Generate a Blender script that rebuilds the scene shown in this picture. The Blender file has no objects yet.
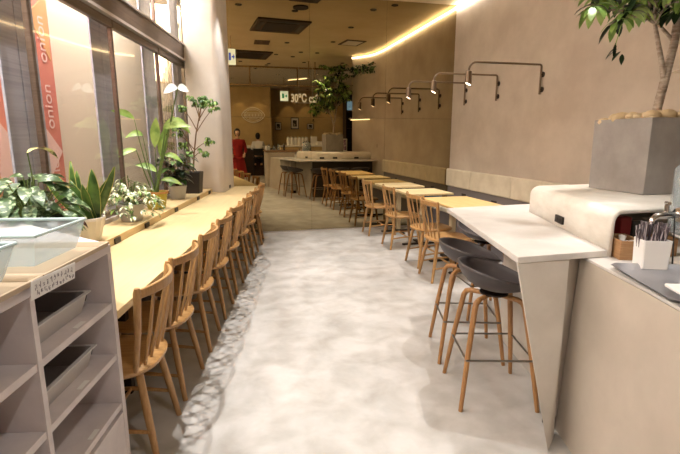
import bpy, bmesh, math, random
from mathutils import Vector, Matrix, Euler
random.seed(7)
S = bpy.context.scene
COL = S.collection
PI = math.pi
R = math.radians
# ------------------------------------------------------------------ layout
CAM_H = 1.40
MY = 6.81            # the bronze mirror wall
WX = 3.42            # right wall
CH = 3.40            # ceiling
A = R(9.7176)        # the left counter runs at this angle to the right wall
LR = PI/2 - A        # rotation of the left counter frame (u along the counter, v towards the windows)
def W(u, v, z=0.0):
    return Vector((u*math.sin(A) - v*math.cos(A), u*math.cos(A) + v*math.sin(A), z))

# ------------------------------------------------------------------ materials
def lin(c):
    return tuple((x/255/12.92 if x/255 <= .04045 else ((x/255+.055)/1.055)**2.4) for x in c)
def c4(c): return (*lin(c), 1)
MATS = {}
def mat(name, col, rough=.6, metal=0, col2=None, scale=8, stretch=(1,1,1), bump=0, bscale=60, detail=6, emit=None, estr=0,
        contrast=(.35,.65), trans=0, alpha=1, ior=1.45, spec=.5, coat=0, sss=0):
    m = bpy.data.materials.new(name); m.use_nodes = True
    nt = m.node_tree; b = nt.nodes['Principled BSDF']
    b.inputs['Base Color'].default_value = c4(col)
    b.inputs['Roughness'].default_value = rough
    b.inputs['Metallic'].default_value = metal
    b.inputs['IOR'].default_value = ior
    b.inputs['Specular IOR Level'].default_value = spec
    b.inputs['Coat Weight'].default_value = coat
    if trans: b.inputs['Transmission Weight'].default_value = trans
    if alpha < 1: b.inputs['Alpha'].default_value = alpha
    tc = None
    if col2 or bump:
        tc = nt.nodes.new('ShaderNodeTexCoord'); mp = nt.nodes.new('ShaderNodeMapping')
        mp.inputs['Scale'].default_value = stretch
        nt.links.new(tc.outputs['Object'], mp.inputs['Vector'])
    if col2:
        n = nt.nodes.new('ShaderNodeTexNoise'); n.inputs['Scale'].default_value = scale
        n.inputs['Detail'].default_value = detail; n.inputs['Roughness'].default_value = .6
        nt.links.new(mp.outputs[0], n.inputs['Vector'])
        r = nt.nodes.new('ShaderNodeValToRGB')
        r.color_ramp.elements[0].position = contrast[0]; r.color_ramp.elements[1].position = contrast[1]
        r.color_ramp.elements[0].color = c4(col); r.color_ramp.elements[1].color = c4(col2)
        nt.links.new(n.outputs['Fac'], r.inputs['Fac']); nt.links.new(r.outputs['Color'], b.inputs['Base Color'])
    if bump:
        n2 = nt.nodes.new('ShaderNodeTexNoise'); n2.inputs['Scale'].default_value = bscale; n2.inputs['Detail'].default_value = 4
        nt.links.new(mp.outputs[0], n2.inputs['Vector'])
        bp = nt.nodes.new('ShaderNodeBump'); bp.inputs['Strength'].default_value = bump; bp.inputs['Distance'].default_value = .01
        nt.links.new(n2.outputs['Fac'], bp.inputs['Height']); nt.links.new(bp.outputs['Normal'], b.inputs['Normal'])
    if emit:
        b.inputs['Emission Color'].default_value = c4(emit); b.inputs['Emission Strength'].default_value = estr
    MATS[name] = m
    return m

M = {}
M['concrete'] = mat('concrete', (174,172,169), .5, col2=(194,191,188), scale=1.2, bump=.08, bscale=25, detail=12, contrast=(.36,.62), spec=.35)
# finer stains and dark freckles on the concrete floor
def floor_mat():
    m = M['concrete']; nt = m.node_tree; b = nt.nodes['Principled BSDF']
    tc = nt.nodes.new('ShaderNodeTexCoord')
    n = nt.nodes.new('ShaderNodeTexNoise'); n.inputs['Scale'].default_value = 4.5; n.inputs['Detail'].default_value = 14; n.inputs['Distortion'].default_value = .3
    nt.links.new(tc.outputs['Object'], n.inputs['Vector'])
    r = nt.nodes.new('ShaderNodeValToRGB'); r.color_ramp.elements[0].position = .30; r.color_ramp.elements[1].position = .62
    r.color_ramp.elements[0].color = c4((212,208,203)); r.color_ramp.elements[1].color = (1,1,1,1)
    nt.links.new(n.outputs['Fac'], r.inputs['Fac'])
    mx = nt.nodes.new('ShaderNodeMix'); mx.data_type = 'RGBA'; mx.blend_type = 'MULTIPLY'; mx.inputs['Factor'].default_value = .8
    src = b.inputs['Base Color'].links[0].from_socket
    nt.links.new(src, mx.inputs['A']); nt.links.new(r.outputs['Color'], mx.inputs['B'])
    nt.links.new(mx.outputs['Result'], b.inputs['Base Color'])
floor_mat()
M['microcement'] = mat('microcement', (184,176,166), .55, col2=(203,196,186), scale=3, detail=10, bump=.05, bscale=30)
M['slabtop'] = mat('counter_microcement', (194,189,184), .45, col2=(211,206,201), scale=4, detail=10, stretch=(1,1,1))
M['barshade'] = mat('bar_far_shade', (64,54,44), .6, col2=(76,66,54), scale=4)
M['servicebody'] = mat('service_microcement', (178,167,154), .6, col2=(193,182,169), scale=2.5, detail=8)
M['hood'] = mat('hood_microcement', (218,211,200), .5, col2=(236,230,221), scale=5, detail=8, stretch=(1,1,3))
M['planter'] = mat('planter_cement', (134,128,124), .6, col2=(160,154,149), scale=5, detail=10, contrast=(.3,.7))
M['wallplaster'] = mat('wall_plaster', (184,171,157), .75, col2=(200,188,174), scale=2.2, detail=9, bump=.06, bscale=14)
M['columnplaster'] = mat('column_plaster', (208,198,190), .75, col2=(222,214,206), scale=2, detail=6, bump=.35, bscale=5)
M['ceiling'] = mat('ceiling_paint', (214,196,158), .8, col2=(226,208,172), scale=1.5)
M['ceilingwhite'] = mat('ceiling_white', (222,214,202), .8)
M['backwall'] = mat('back_wall_plaster', (200,172,120), .8, col2=(212,184,132), scale=3)
M['benchfab'] = mat('bench_leather', (196,184,162), .5, col2=(210,199,178), scale=6, bump=.05, bscale=120)
M['darkblue'] = mat('bench_plinth_gap_shade', (120,114,116), .6)
M['bamboo'] = mat('counter_wood', (202,179,132), .45, col2=(210,187,142), scale=5, detail=6, stretch=(.6,9,9))
M['ledgewood'] = mat('ledge_wood', (204,179,131), .45, col2=(213,189,143), scale=5, stretch=(.6,9,9))
M['table'] = mat('table_wood', (216,194,146), .42, col2=(226,206,162), scale=5, stretch=(9,.8,9))
M['tableyellow'] = mat('table_wood_yellow', (210,176,116), .42, col2=(222,190,132), scale=5, stretch=(9,.8,9))
M['chairwood'] = mat('chair_wood', (158,118,72), .42, col2=(180,140,90), scale=14, stretch=(6,6,.7), coat=.15)
M['seatwood'] = mat('seat_wood', (164,122,74), .36, col2=(188,146,94), scale=9, stretch=(8,.8,8), coat=.25)
M['stoolwood'] = mat('stool_wood', (150,106,64), .45, col2=(170,126,80), scale=14, stretch=(6,6,.6))
M['shell'] = mat('stool_shell_plastic', (74,67,67), .5)
M['steel'] = mat('steel_rod', (150,146,140), .3, metal=1)
M['darksteel'] = mat('lamp_metal', (120,102,84), .38, metal=.9)
M['darkfoot'] = mat('table_foot_metal', (52,42,36), .5, metal=.4)
M['tablepost'] = mat('table_post_paint', (205,186,150), .5)
M['brushed'] = mat('brushed_steel', (164,166,182), .33, metal=.45, col2=(186,188,204), scale=3, stretch=(.3,.3,14))
M['framesteel'] = mat('frame_steel', (112,98,90), .35, metal=.85, col2=(126,112,104), scale=4, stretch=(1,1,30))
M['beamsteel'] = mat('beam_steel', (104,88,78), .4, metal=.6, col2=(120,104,92), scale=3, stretch=(1,20,20))
M['edgesteel'] = mat('edge_steel', (205,196,192), .35, metal=.6)
M['backing'] = mat('panel_backing', (220,206,186), .7)
M['shelfgrey'] = mat('shelf_laminate', (204,195,195), .55, col2=(218,209,208), scale=7, detail=8)
M['busshade'] = mat('bus_tub_inside_shade', (140,133,131), .55)  # shade inside the tubs put into a darker grey
M['bus'] = mat('bus_tub_plastic', (196,192,190), .5)
M['paper'] = mat('paper', (232,230,228), .8)
M['ink'] = mat('ink', (120,112,124), .8)
M['white'] = mat('white_plastic', (238,236,232), .45)
M['ceramic'] = mat('ceramic_white', (224,218,208), .4)
M['greyceramic'] = mat('ceramic_grey', (178,176,172), .55, bump=.1, bscale=40)
M['yellowpot'] = mat('pot_yellow_green', (172,160,62), .5)
M['terracotta'] = mat('pot_rim_tan', (176,128,72), .6)
M['blackpot'] = mat('pot_black', (42,36,34), .45)
M['soil'] = mat('soil', (48,34,24), .95, col2=(80,58,40), scale=60, bump=.6, bscale=120)
M['outlet'] = mat('outlet_black', (38,28,22), .45)
M['black'] = mat('black_plastic', (20,18,18), .4)
M['darkwood'] = mat('dark_wood', (50,34,26), .5, col2=(66,46,34), scale=6, stretch=(1,1,10))
M['boxwood'] = mat('box_wood', (146,108,72), .5, col2=(170,132,94), scale=10, stretch=(1,1,12))
M['traybeige'] = mat('serving_tray', (178,158,132), .5)
M['skin'] = mat('skin', (214,170,140), .55)
M['hair'] = mat('hair', (24,18,16), .5, bump=.4, bscale=90)
M['reddress'] = mat('red_fabric', (150,22,18), .75)
M['whiteshirt'] = mat('white_shirt', (225,222,218), .8)
M['trousers'] = mat('dark_trousers', (36,34,40), .8)
M['stone'] = mat('planter_stone', (196,172,134), .8, col2=(222,200,164), scale=9, bump=.4, bscale=30)
M['acdark'] = mat('ac_grille', (46,32,22), .6)
M['acframe'] = mat('ac_frame', (78,58,38), .6)
M['pipe'] = mat('ochre_pipe', (150,120,74), .6)
M['redstuff'] = mat('red_box', (130,26,26), .5)
M['purple'] = mat('poster_purple', (150,110,150), .6, col2=(230,215,225), scale=14, contrast=(.4,.6))
M['picture'] = mat('picture_print', (30,24,20), .6, col2=(190,180,160), scale=22, contrast=(.5,.66))
M['chrome'] = mat('chrome', (190,186,184), .18, metal=1)
M['foil'] = mat('tray_metal', (176,176,182), .35, metal=.75, bump=.5, bscale=24)
M['blue'] = mat('blue_plastic', (70,120,170), .4)
M['sachet'] = mat('sachet_wrap', (72,60,66), .45, col2=(190,180,184), scale=6, stretch=(30,30,2), contrast=(.5,.58))
M['led'] = mat('led_strip', (255,240,215), .5, emit=(255,246,232), estr=16)
M['niche'] = mat('niche_led', (255,240,215), .5, emit=(255,232,195), estr=7)
M['bulb'] = mat('lamp_lens', (255,240,215), .5, emit=(255,236,212), estr=5)
M['dlens'] = mat('downlight_lens', (60,50,40), .5, emit=(255,225,185), estr=.05)
M['dlens2'] = mat('downlight_lens_bright', (255,245,230), .5, emit=(255,240,215), estr=14)
M['sign'] = mat('sign_white', (240,250,248), .5, emit=(225,245,245), estr=1.6)
M['signgreen'] = mat('sign_green', (40,150,110), .5, emit=(30,140,100), estr=1.2)
M['signblue'] = mat('sign_blue', (60,80,200), .5, emit=(70,90,230), estr=1.2)
M['letters'] = mat('white_letters_glow', (240,236,228), .5, emit=(240,232,215), estr=1.1)  # emission added to brighten the cut-out letters
M['linelogo'] = mat('white_line_paint', (250,244,230), .7)

def leafmat(name, c1, c2, scale=10, contrast=(.42,.58), rough=.38, stretch=(1,1,1), trans=.15):
    m = mat(name, c1, rough, col2=c2, scale=scale, contrast=contrast, stretch=stretch)
    b = m.node_tree.nodes['Principled BSDF']; b.inputs['Subsurface Weight'].default_value = 0
    return m
M['leaf'] = leafmat('leaf_green', (108,140,62), (160,186,100), 6)
M['leafdark'] = leafmat('leaf_dark_green', (24,40,24), (50,70,40), 8, rough=.28)
M['leafmid'] = leafmat('leaf_mid_green', (58,92,42), (96,132,62), 7)
M['leafvar'] = leafmat('leaf_variegated', (86,116,70), (226,226,190), 34, (.46,.56))
M['leafcal'] = leafmat('leaf_calathea', (58,84,46), (160,182,140), 34, (.52,.6), stretch=(1,1,2))
M['leafcalred'] = leafmat('leaf_calathea_under', (52,24,24), (40,44,28), 9)
M['leafcrm'] = leafmat('leaf_cream', (214,206,140), (90,84,40), 26, (.48,.55))
M['leafyel'] = leafmat('leaf_margin', (176,176,92), (196,190,110), 10)
M['leafglint'] = leafmat('leaf_pale_highlight', (196,206,200), (225,230,228), 10, rough=.2)  # highlight on the top leaf put into its pale colour
M['bark'] = mat('bark', (146,128,112), .85, col2=(196,182,166), scale=18, stretch=(1,1,3), bump=.5, bscale=50)
M['stemgreen'] = mat('stem_green', (92,112,56), .5)
M['stembrown'] = mat('stem_brown', (120,92,62), .7)

# glass that lets light straight through and reflects by its Fresnel
def glass_mat(name, tint=(1,1,1), refl=1.5, rough=0.0, body=0.0, bodycol=(200,215,220)):
    m = bpy.data.materials.new(name); m.use_nodes = True; nt = m.node_tree; nt.nodes.clear()
    o = nt.nodes.new('ShaderNodeOutputMaterial'); t = nt.nodes.new('ShaderNodeBsdfTransparent'); g = nt.nodes.new('ShaderNodeBsdfGlossy')
    t.inputs['Color'].default_value = (*tint, 1); g.inputs['Roughness'].default_value = rough
    lw = nt.nodes.new('ShaderNodeLayerWeight'); lw.inputs['Blend'].default_value = .5
    pw = nt.nodes.new('ShaderNodeMath'); pw.operation = 'POWER'; pw.inputs[1].default_value = 4
    f = nt.nodes.new('ShaderNodeMath'); f.operation = 'MULTIPLY_ADD'; f.inputs[1].default_value = .55; f.inputs[2].default_value = .04*(refl-.5)
    nt.links.new(lw.outputs['Facing'], pw.inputs[0]); nt.links.new(pw.outputs[0], f.inputs[0])
    mx = nt.nodes.new('ShaderNodeMixShader'); nt.links.new(f.outputs[0], mx.inputs[0])
    a = t
    if body:
        d = nt.nodes.new('ShaderNodeBsdfDiffuse'); d.inputs['Color'].default_value = c4(bodycol)
        m2 = nt.nodes.new('ShaderNodeMixShader'); m2.inputs[0].default_value = body
        nt.links.new(t.outputs[0], m2.inputs[1]); nt.links.new(d.outputs[0], m2.inputs[2]); a = m2
    nt.links.new(a.outputs[0], mx.inputs[1]); nt.links.new(g.outputs[0], mx.inputs[2]); nt.links.new(mx.outputs[0], o.inputs[0])
    return m
M['glass'] = glass_mat('window_glass', (.97,.97,.96))
M['jar'] = glass_mat('jar_glass', (.93,.96,.97), body=.28, bodycol=(205,215,220))
M['basket'] = glass_mat('basket_plastic', (.85,.9,.92), body=.38, bodycol=(186,198,202))
M['basketrim'] = mat('basket_rim', (170,190,192), .4)
def mirror_mat():
    m = bpy.data.materials.new('bronze_mirror'); m.use_nodes = True; nt = m.node_tree; nt.nodes.clear()
    o = nt.nodes.new('ShaderNodeOutputMaterial'); g = nt.nodes.new('ShaderNodeBsdfGlossy')
    g.inputs['Color'].default_value = (.41,.335,.20,1); g.inputs['Roughness'].default_value = 0.0
    nt.links.new(g.outputs[0], o.inputs[0]); return m
M['mirror'] = mirror_mat()

# ------------------------------------------------------------------ mesh helpers
class MB:
    def __init__(s): s.v = []; s.f = []; s.m = []
    def add(s, verts, faces, mi=0):
        o = len(s.v); s.v += [tuple(v) for v in verts]; s.f += [tuple(i+o for i in f) for f in faces]; s.m += [mi]*len(faces)
        return s
    def box(s, lo, hi, rot=None, piv=None, mi=0):
        x0,y0,z0 = lo; x1,y1,z1 = hi
        vs = [Vector(p) for p in [(x0,y0,z0),(x1,y0,z0),(x1,y1,z0),(x0,y1,z0),(x0,y0,z1),(x1,y0,z1),(x1,y1,z1),(x0,y1,z1)]]
        if rot is not None:
            p = Vector(piv) if piv is not None else (Vector(lo)+Vector(hi))/2
            q = Euler(rot).to_matrix(); vs = [q @ (v-p) + p for v in vs]
        return s.add(vs, [(0,3,2,1),(4,5,6,7),(0,1,5,4),(1,2,6,5),(2,3,7,6),(3,0,4,7)], mi)
    def hexa(s, b, t, mi=0):
        return s.add(list(b)+list(t), [(0,3,2,1),(4,5,6,7),(0,1,5,4),(1,2,6,5),(2,3,7,6),(3,0,4,7)], mi)
    def prism(s, poly, z0, z1, mi=0):
        n = len(poly); vs = [(x,y,z0) for x,y in poly]+[(x,y,z1) for x,y in poly]
        return s.add(vs, [tuple(range(n))[::-1], tuple(range(n,2*n))]+[(i,(i+1)%n,n+(i+1)%n,n+i) for i in range(n)], mi)
    def tube(s, pts, rad, seg=10, mi=0, cap=True, flat=1.0):
        pts = [Vector(p) for p in pts]; n = len(pts)
        if not isinstance(rad, (list,tuple)): rad = [rad]*n
        vs = []; up = Vector((0,0,1))
        t0 = (pts[1]-pts[0]).normalized()
        if abs(t0.z) > .9: up = Vector((1,0,0))
        a = t0.cross(up).normalized()
        for i,p in enumerate(pts):
            t = (pts[min(i+1,n-1)]-pts[max(i-1,0)]).normalized()
            a = (a - t*a.dot(t)).normalized(); b = t.cross(a)
            for k in range(seg):
                th = 2*PI*k/seg; vs.append(p + (a*math.cos(th) + b*math.sin(th)*flat)*rad[i])
        fs = [(i*seg+k, i*seg+(k+1)%seg, (i+1)*seg+(k+1)%seg, (i+1)*seg+k) for i in range(n-1) for k in range(seg)]
        if cap: fs += [tuple(range(seg))[::-1], tuple(range((n-1)*seg, n*seg))]
        return s.add(vs, fs, mi)
    def lathe(s, prof, seg=28, c=(0,0,0), mi=0, squash=(1,1)):
        vs = []; n = len(prof)
        for r,z in prof:
            for k in range(seg):
                th = 2*PI*k/seg; vs.append((c[0]+max(r,1e-4)*math.cos(th)*squash[0], c[1]+max(r,1e-4)*math.sin(th)*squash[1], c[2]+z))
        fs = [(i*seg+k, i*seg+(k+1)%seg, (i+1)*seg+(k+1)%seg, (i+1)*seg+k) for i in range(n-1) for k in range(seg)]
        fs += [tuple(range(seg))[::-1], tuple(range((n-1)*seg, n*seg))]
        return s.add(vs, fs, mi)
    def ball(s, c, r, seg=14, rings=9, mi=0):
        if not isinstance(r,(tuple,list)): r = (r,r,r)
        vs = []
        for i in range(rings+1):
            ph = PI*i/rings
            for k in range(seg):
                th = 2*PI*k/seg; q = max(math.sin(ph),1e-3)
                vs.append((c[0]+r[0]*q*math.cos(th), c[1]+r[1]*q*math.sin(th), c[2]-r[2]*math.cos(ph)))
        fs = [(i*seg+k, i*seg+(k+1)%seg, (i+1)*seg+(k+1)%seg, (i+1)*seg+k) for i in range(rings) for k in range(seg)]
        return s.add(vs, fs, mi)
    def leaf(s, base, d, length, width, droop=.3, fold=.25, n=6, up=Vector((0,0,1)), tip=1.0, mi=0, shape=1.0):
        """curved leaf blade with a folded midrib"""
        d = Vector(d).normalized(); p = Vector(base); side = d.cross(up)
        if side.length < 1e-3: side = Vector((1,0,0))
        side.normalize(); vs = []; st = length/n
        for i in range(n+1):
            t = i/n
            w = width*.5*(math.sin(PI*min(t**shape*.97+.03,1))**.8)*(1-(t**4)*(tip-.0)*.2)
            if i == n: w = width*.01
            nrm = side.cross(d).normalized()
            vs += [p - side*w + nrm*w*fold, p.copy(), p + side*w + nrm*w*fold]
            d = (d + Vector((0,0,-droop*st/length*.5))).normalized(); p = p + d*st
        fs = []
        for i in range(n):
            a = i*3; fs += [(a,a+1,a+4,a+3),(a+1,a+2,a+5,a+4)]
        return s.add(vs, fs, mi)

def obj(name, mb, mats, parent=None, bevel=0, smooth=40, solid=0, loc=None, rotz=None, bseg=2, subd=0):
    me = bpy.data.meshes.new(name); me.from_pydata(mb.v, [], mb.f); me.update()
    if not isinstance(mats, (list,tuple)): mats = [mats]
    for m in mats: me.materials.append(M[m] if isinstance(m,str) else m)
    for p,i in zip(me.polygons, mb.m): p.material_index = i
    bm = bmesh.new(); bm.from_mesh(me); bmesh.ops.recalc_face_normals(bm, faces=bm.faces); bm.to_mesh(me); bm.free()
    if smooth:
        for p in me.polygons: p.use_smooth = True
        me.set_sharp_from_angle(angle=R(smooth))
    o = bpy.data.objects.new(name, me); COL.objects.link(o)
    if parent: o.parent = parent
    if loc is not None: o.location = loc
    if rotz is not None: o.rotation_euler = (0,0,rotz)
    if solid:
        md = o.modifiers.new('thickness','SOLIDIFY'); md.thickness = solid; md.offset = 0
    if bevel:
        md = o.modifiers.new('bevel','BEVEL'); md.width = bevel; md.segments = bseg; md.limit_method = 'ANGLE'; md.angle_limit = R(35)
    if subd:
        md = o.modifiers.new('subd','SUBSURF'); md.levels = subd; md.render_levels = subd
    return o
def tag(o, label=None, cat=None, group=None, kind=None):
    if label: o['label'] = label
    if cat: o['category'] = cat
    if group: o['group'] = group
    if kind: o['kind'] = kind
    return o
def thing(name, label, cat, loc=(0,0,0), rotz=0, group=None):
    o = bpy.data.objects.new(name, None); COL.objects.link(o); o.empty_display_size = .1
    o.location = loc; o.rotation_euler = (0,0,rotz)
    return tag(o, label, cat, group)
def struct(name, mb, m, parent=None, **k):
    o = obj(name, mb, m, parent, **k)
    if not parent: o['kind'] = 'structure'
    return o
def dup(root, loc, rotz, label, group=None):
    def cp(o, par):
        c = o.copy(); COL.objects.link(c)
        if par: c.parent = par
        for ch in o.children: cp(ch, c)
        return c
    r = cp(root, None); r.location = loc; r.rotation_euler = (0,0,rotz); r['label'] = label
    if group: r['group'] = group
    return r
def text_mesh(name, txt, size, m, parent=None, extrude=.002, loc=(0,0,0), rot=(0,0,0), align='CENTER', kind=None, bold=0, sx=1):
    cu = bpy.data.curves.new(name,'FONT'); cu.body = txt; cu.size = size; cu.extrude = extrude; cu.align_x = align; cu.align_y = 'CENTER'; cu.offset = bold
    t = bpy.data.objects.new(name, cu); COL.objects.link(t); bpy.context.view_layer.update()
    me = bpy.data.meshes.new_from_object(t.evaluated_get(bpy.context.evaluated_depsgraph_get()))
    bpy.data.objects.remove(t); me.materials.clear(); me.materials.append(M[m])
    o = bpy.data.objects.new(name, me); COL.objects.link(o); o.location = loc; o.rotation_euler = rot; o.scale = (sx,1,1)
    if parent: o.parent = parent
    return o
def inset(poly, ds):
    """move each edge i (from vertex i to i+1) inwards by ds[i]; counter-clockwise polygon"""
    n = len(poly); L = []
    for i in range(n):
        a = Vector(poly[i]); b = Vector(poly[(i+1)%n]); d = (b-a).normalized(); nn = Vector((-d.y,d.x)); L.append((a+nn*ds[i], d))
    out = []
    for i in range(n):
        p,d = L[i-1]; q,e = L[i]; den = d.x*e.y-d.y*e.x; t = ((q-p).x*e.y-(q-p).y*e.x)/den; out.append(p+d*t)
    return out

# ================================================================== THE SETTING
# floor
struct('floor', MB().box((-5,-8,-.1),(8,MY+.12,0)), 'concrete')
# ceiling: café part, and the paler hall behind the hanging partition
struct('ceiling', MB().box((-5,.2,CH),(8,MY+.12,CH+.1)), 'ceiling')
struct('ceiling_hall', MB().box((-5,-8,CH),(8,.198,CH+.1)), 'ceilingwhite')
# right wall: straight run, then it curls away in front of the hall
path = [(WX,MY)]+[(WX,4.2),(WX,3.55),(3.405,3.3),(3.37,3.0),(3.31,2.78),(3.20,2.58),(3.08,2.42),(2.97,2.28)]
def ribbon(path, t, z0, z1):
    mb = MB(); n = len(path); outp = []
    for i in range(n):
        a = Vector(path[max(i-1,0)]); b = Vector(path[min(i+1,n-1)]); d = (b-a).normalized(); nn = Vector((-d.y, d.x)); 
        outp.append(Vector(path[i]) + nn*t)
    vs = [(p[0],p[1],z) for z in (z0,z1) for p in path] + [(p[0],p[1],z) for z in (z0,z1) for p in outp]
    N = n; f = []
    for i in range(n-1):
        f += [(i,i+1,N+i+1,N+i),(2*N+i,3*N+i,3*N+i+1,2*N+i+1),(N+i,N+i+1,3*N+i+1,3*N+i),(i,2*N+i,2*N+i+1,i+1)]
    f += [(0,N,3*N,2*N),(n-1,2*N+n-1,3*N+n-1,2*N-1+0)]
    mb.add(vs, f); return mb
struct('wall_right', ribbon(path, .12, 0, CH), 'wallplaster', smooth=30)
struct('baseboard_right', ribbon([(WX-.012,MY),(WX-.012,3.6)], .011, 0, .06), 'darkblue')
# mirror wall
struct('wall_far', MB().box((-3,MY+.02,0),(3.6,MY+.12,CH)), 'black')
mir = thing('mirror_wall', 'bronze-tinted mirror covering the whole far wall in large panels', 'mirror', (0,MY,0))
xs = [-1.2,-.006,1.147,2.305,WX+.0]; zs = [.02,1.712,CH]
for i in range(4):
    for j in range(2):
        obj('mirror_panel', MB().box((xs[i]+.0012,0,zs[j]+.0012),(xs[i+1]-.0012,.018,zs[j+1]-.0012)), 'mirror', mir, smooth=0)
obj('bottom_rail', MB().box((-1.2,-.004,0),(WX,.018,.0195)), 'edgesteel', mir)
# walls of the hall behind the camera (seen in the mirror)
struct('wall_back', MB().box((-5,-5.1,0),(1.55,-5.0,CH)), 'backwall')
struct('wall_back_recess', MB().box((1.55,-6.1,0),(8,-6.0,CH)), 'backwall')
struct('wall_back_return', MB().box((1.45,-6.0,0),(1.55,-5.1,CH)), 'darkwood')
struct('wall_hall_right', MB().box((7.9,-6.0,0),(8,2.3,CH)), 'backwall')
struct('wall_hall_end', MB().box((3.2,2.22,0),(7.9,2.32,CH)), 'backwall')

# ---- left: glazed wall in the counter's own frame
wl = MB().box((-4.5,1.56,0),(6.1,1.66,.80)); struct('wall_left', wl, 'columnplaster', rotz=LR)
# window glass, posts and beam
MUL = [-3.81,-2.70,-1.59,-.48,.63,1.74,2.84,3.95,5.06]
for i,(a,b) in enumerate(zip(MUL, MUL[1:]+[6.12])):
    w = struct('window_%d'%(i+1), MB().box((a,1.598,.80),(b,1.604,2.335)), 'glass', rotz=LR, smooth=0)
    w2 = struct('window_%d'%(i+21), MB().box((a,1.598,2.54),(b,1.604,CH)), 'glass', rotz=LR, smooth=0)
    obj('window_frame', MB().box((a-.014,1.585,.80),(a+.014,1.62,2.335)), 'framesteel', w, bevel=.004)
    obj('window_head', MB().box((a+.016,1.58,2.27),(b-.016,1.62,2.335)).box((a+.016,1.58,.80),(b-.016,1.62,.84)), 'framesteel', w, bevel=.004)
    obj('window_frame', MB().box((a-.014,1.585,2.54),(a+.014,1.62,CH)), 'framesteel', w2, bevel=.004)
bm_ = struct('trim_1', MB().box((-4.5,1.555,2.36),(6.1,1.66,2.52)), 'beamsteel', rotz=LR)
obj('edge_strip', MB().box((-4.5,1.54,2.335),(6.1,1.66,2.358)), 'edgesteel', bm_)
obj('edge_strip', MB().box((-4.5,1.54,2.522),(6.1,1.66,2.54)), 'edgesteel', bm_)
# steel-clad posts standing just behind the glass, and the lit panel behind them
for i,u in enumerate([-3.9,-2.8,-1.69,-.58,.52,1.62,2.72,3.825,4.93,5.96]):
    p = struct('trim_%d'%(i+2), MB().box((u,1.70,0),(u+.17,1.716,CH)), 'brushed', rotz=LR, bevel=.003)
    obj('post_half', MB().box((u+.178,1.70,0),(u+.36,1.716,CH)), 'brushed', p, bevel=.003)
    obj('joint', MB().box((u+.17,1.706,0),(u+.178,1.712,CH)), 'black', p)
struct('wall_showcase', MB().box((-4.5,2.15,0),(7.2,2.2,CH)), 'backing', rotz=LR)
struct('wall_showcase_end', MB().box((7.1,1.3,0),(7.2,2.15,CH)), 'backing', rotz=LR)
# banner with the word onion running down it
M['orange'] = mat('banner_orange', (214,160,110), .7); M['palepink'] = mat('banner_pale', (232,196,186), .7); M['brick'] = mat('banner_brick', (160,74,62), .7)
ban = tag(obj('banner', MB().box((2.86,2.06,.5),(3.93,2.08,CH-.02)), mat('banner_pink', (206,120,108), .7, col2=(222,142,120), scale=2), rotz=LR),
          'pink hanging banner printed with the word onion behind the left glass', 'banner')
for k,(u,s) in enumerate([(3.80,0),(3.80,.5),(3.80,1.0),(3.80,1.5),(3.12,.2),(3.12,.7),(3.12,1.2),(3.12,1.7)]):
    text_mesh('lettering', 'onion', .15, 'palepink', ban, loc=(u,2.056,1.15+s), rot=(PI/2,-PI/2,0), extrude=.001)
def tri(pts, m, nm='printed_shape'):
    return obj(nm, MB().add([(u,2.055,z) for u,z in pts]+[(u,2.0585,z) for u,z in pts], [(0,1,2),(5,4,3),(0,3,4,1),(1,4,5,2),(2,5,3,0)]), m, ban, smooth=0)
tri([(2.9,.6),(3.5,.55),(3.1,1.2)],'orange'); tri([(3.4,.6),(3.9,.55),(3.8,1.0)],'brick'); tri([(3.1,1.0),(3.6,1.1),(3.2,1.5)],'palepink')
tri([(3.62,1.0),(3.92,1.3),(3.7,1.5)],'palepink'); tri([(3.66,2.3),(3.92,2.5),(3.9,2.0)],'orange'); tri([(2.9,1.5),(3.2,1.7),(2.9,2.1)],'orange')

# rounded plaster column between the counter and the mirror
def rcol():
    pts = []
    r = .075; u0,v0 = 5.957,1.15
    pts += [(u0,1.558)]
    for k in range(7):
        a = PI + (PI/2)*k/6
        pts.append((u0+r+r*math.cos(a), v0+r+r*math.sin(a)))
    # run up to the mirror plane (world y = MY)
    def um(v): return (MY-.002 - v*math.sin(A))/math.cos(A)
    pts += [(um(v0),v0),(um(1.558),1.558)]
    return pts
struct('wall_column', MB().prism(rcol(), 0, CH), 'columnplaster', rotz=LR, smooth=35)

# hanging glazed frame that divides the ceilings (behind the camera, seen in the mirror)
tf = MB()
for z in (2.87,3.36): tf.box((-2.2,.16,z),(3.0,.22,z+.035))
for x in (-1.5,-.62,.56,1.9,3.0): tf.box((x-.02,.16,2.9),(x+.02,.22,3.36))
fr = struct('trim_40', tf, 'pipe', smooth=0)
obj('pane', MB().box((-2.2,.188,2.905),(3.0,.192,3.36)), 'glass', fr, smooth=0)

# ================================================================== LEFT COUNTER
lc = thing('window_counter', 'long pale wooden counter along the left windows', 'counter', (0,0,0), LR)
def um(v): return (MY-.004 - v*math.sin(A))/math.cos(A)
obj('counter_top', MB().prism([(1.78,.79),(um(.79),.79),(um(1.145),1.145),(5.95,1.145),(5.95,1.30),(1.78,1.30)], .685, .72), 'bamboo', lc, bevel=.003)
obj('apron', MB().box((1.9,1.0,.60),(6.5,1.02,.684)), 'darkwood', lc)
obj('back_panel', MB().box((1.8,1.30,0),(5.95,1.55,.70)), 'darkwood', lc)
for u in (2.4,3.6,4.8,6.2): obj('leg', MB().box((u-.025,1.02,0),(u+.025,1.07,.684)), 'darkfoot', lc, bevel=.004)
led = thing('plant_ledge', 'raised pale wood ledge behind the left counter carrying pot plants', 'ledge', (0,0,0), LR)
obj('ledge_board', MB().prism([(1.78,1.302),(5.95,1.302),(5.95,1.555),(1.78,1.555)], .701, .77), 'ledgewood', led, bevel=.003)
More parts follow.
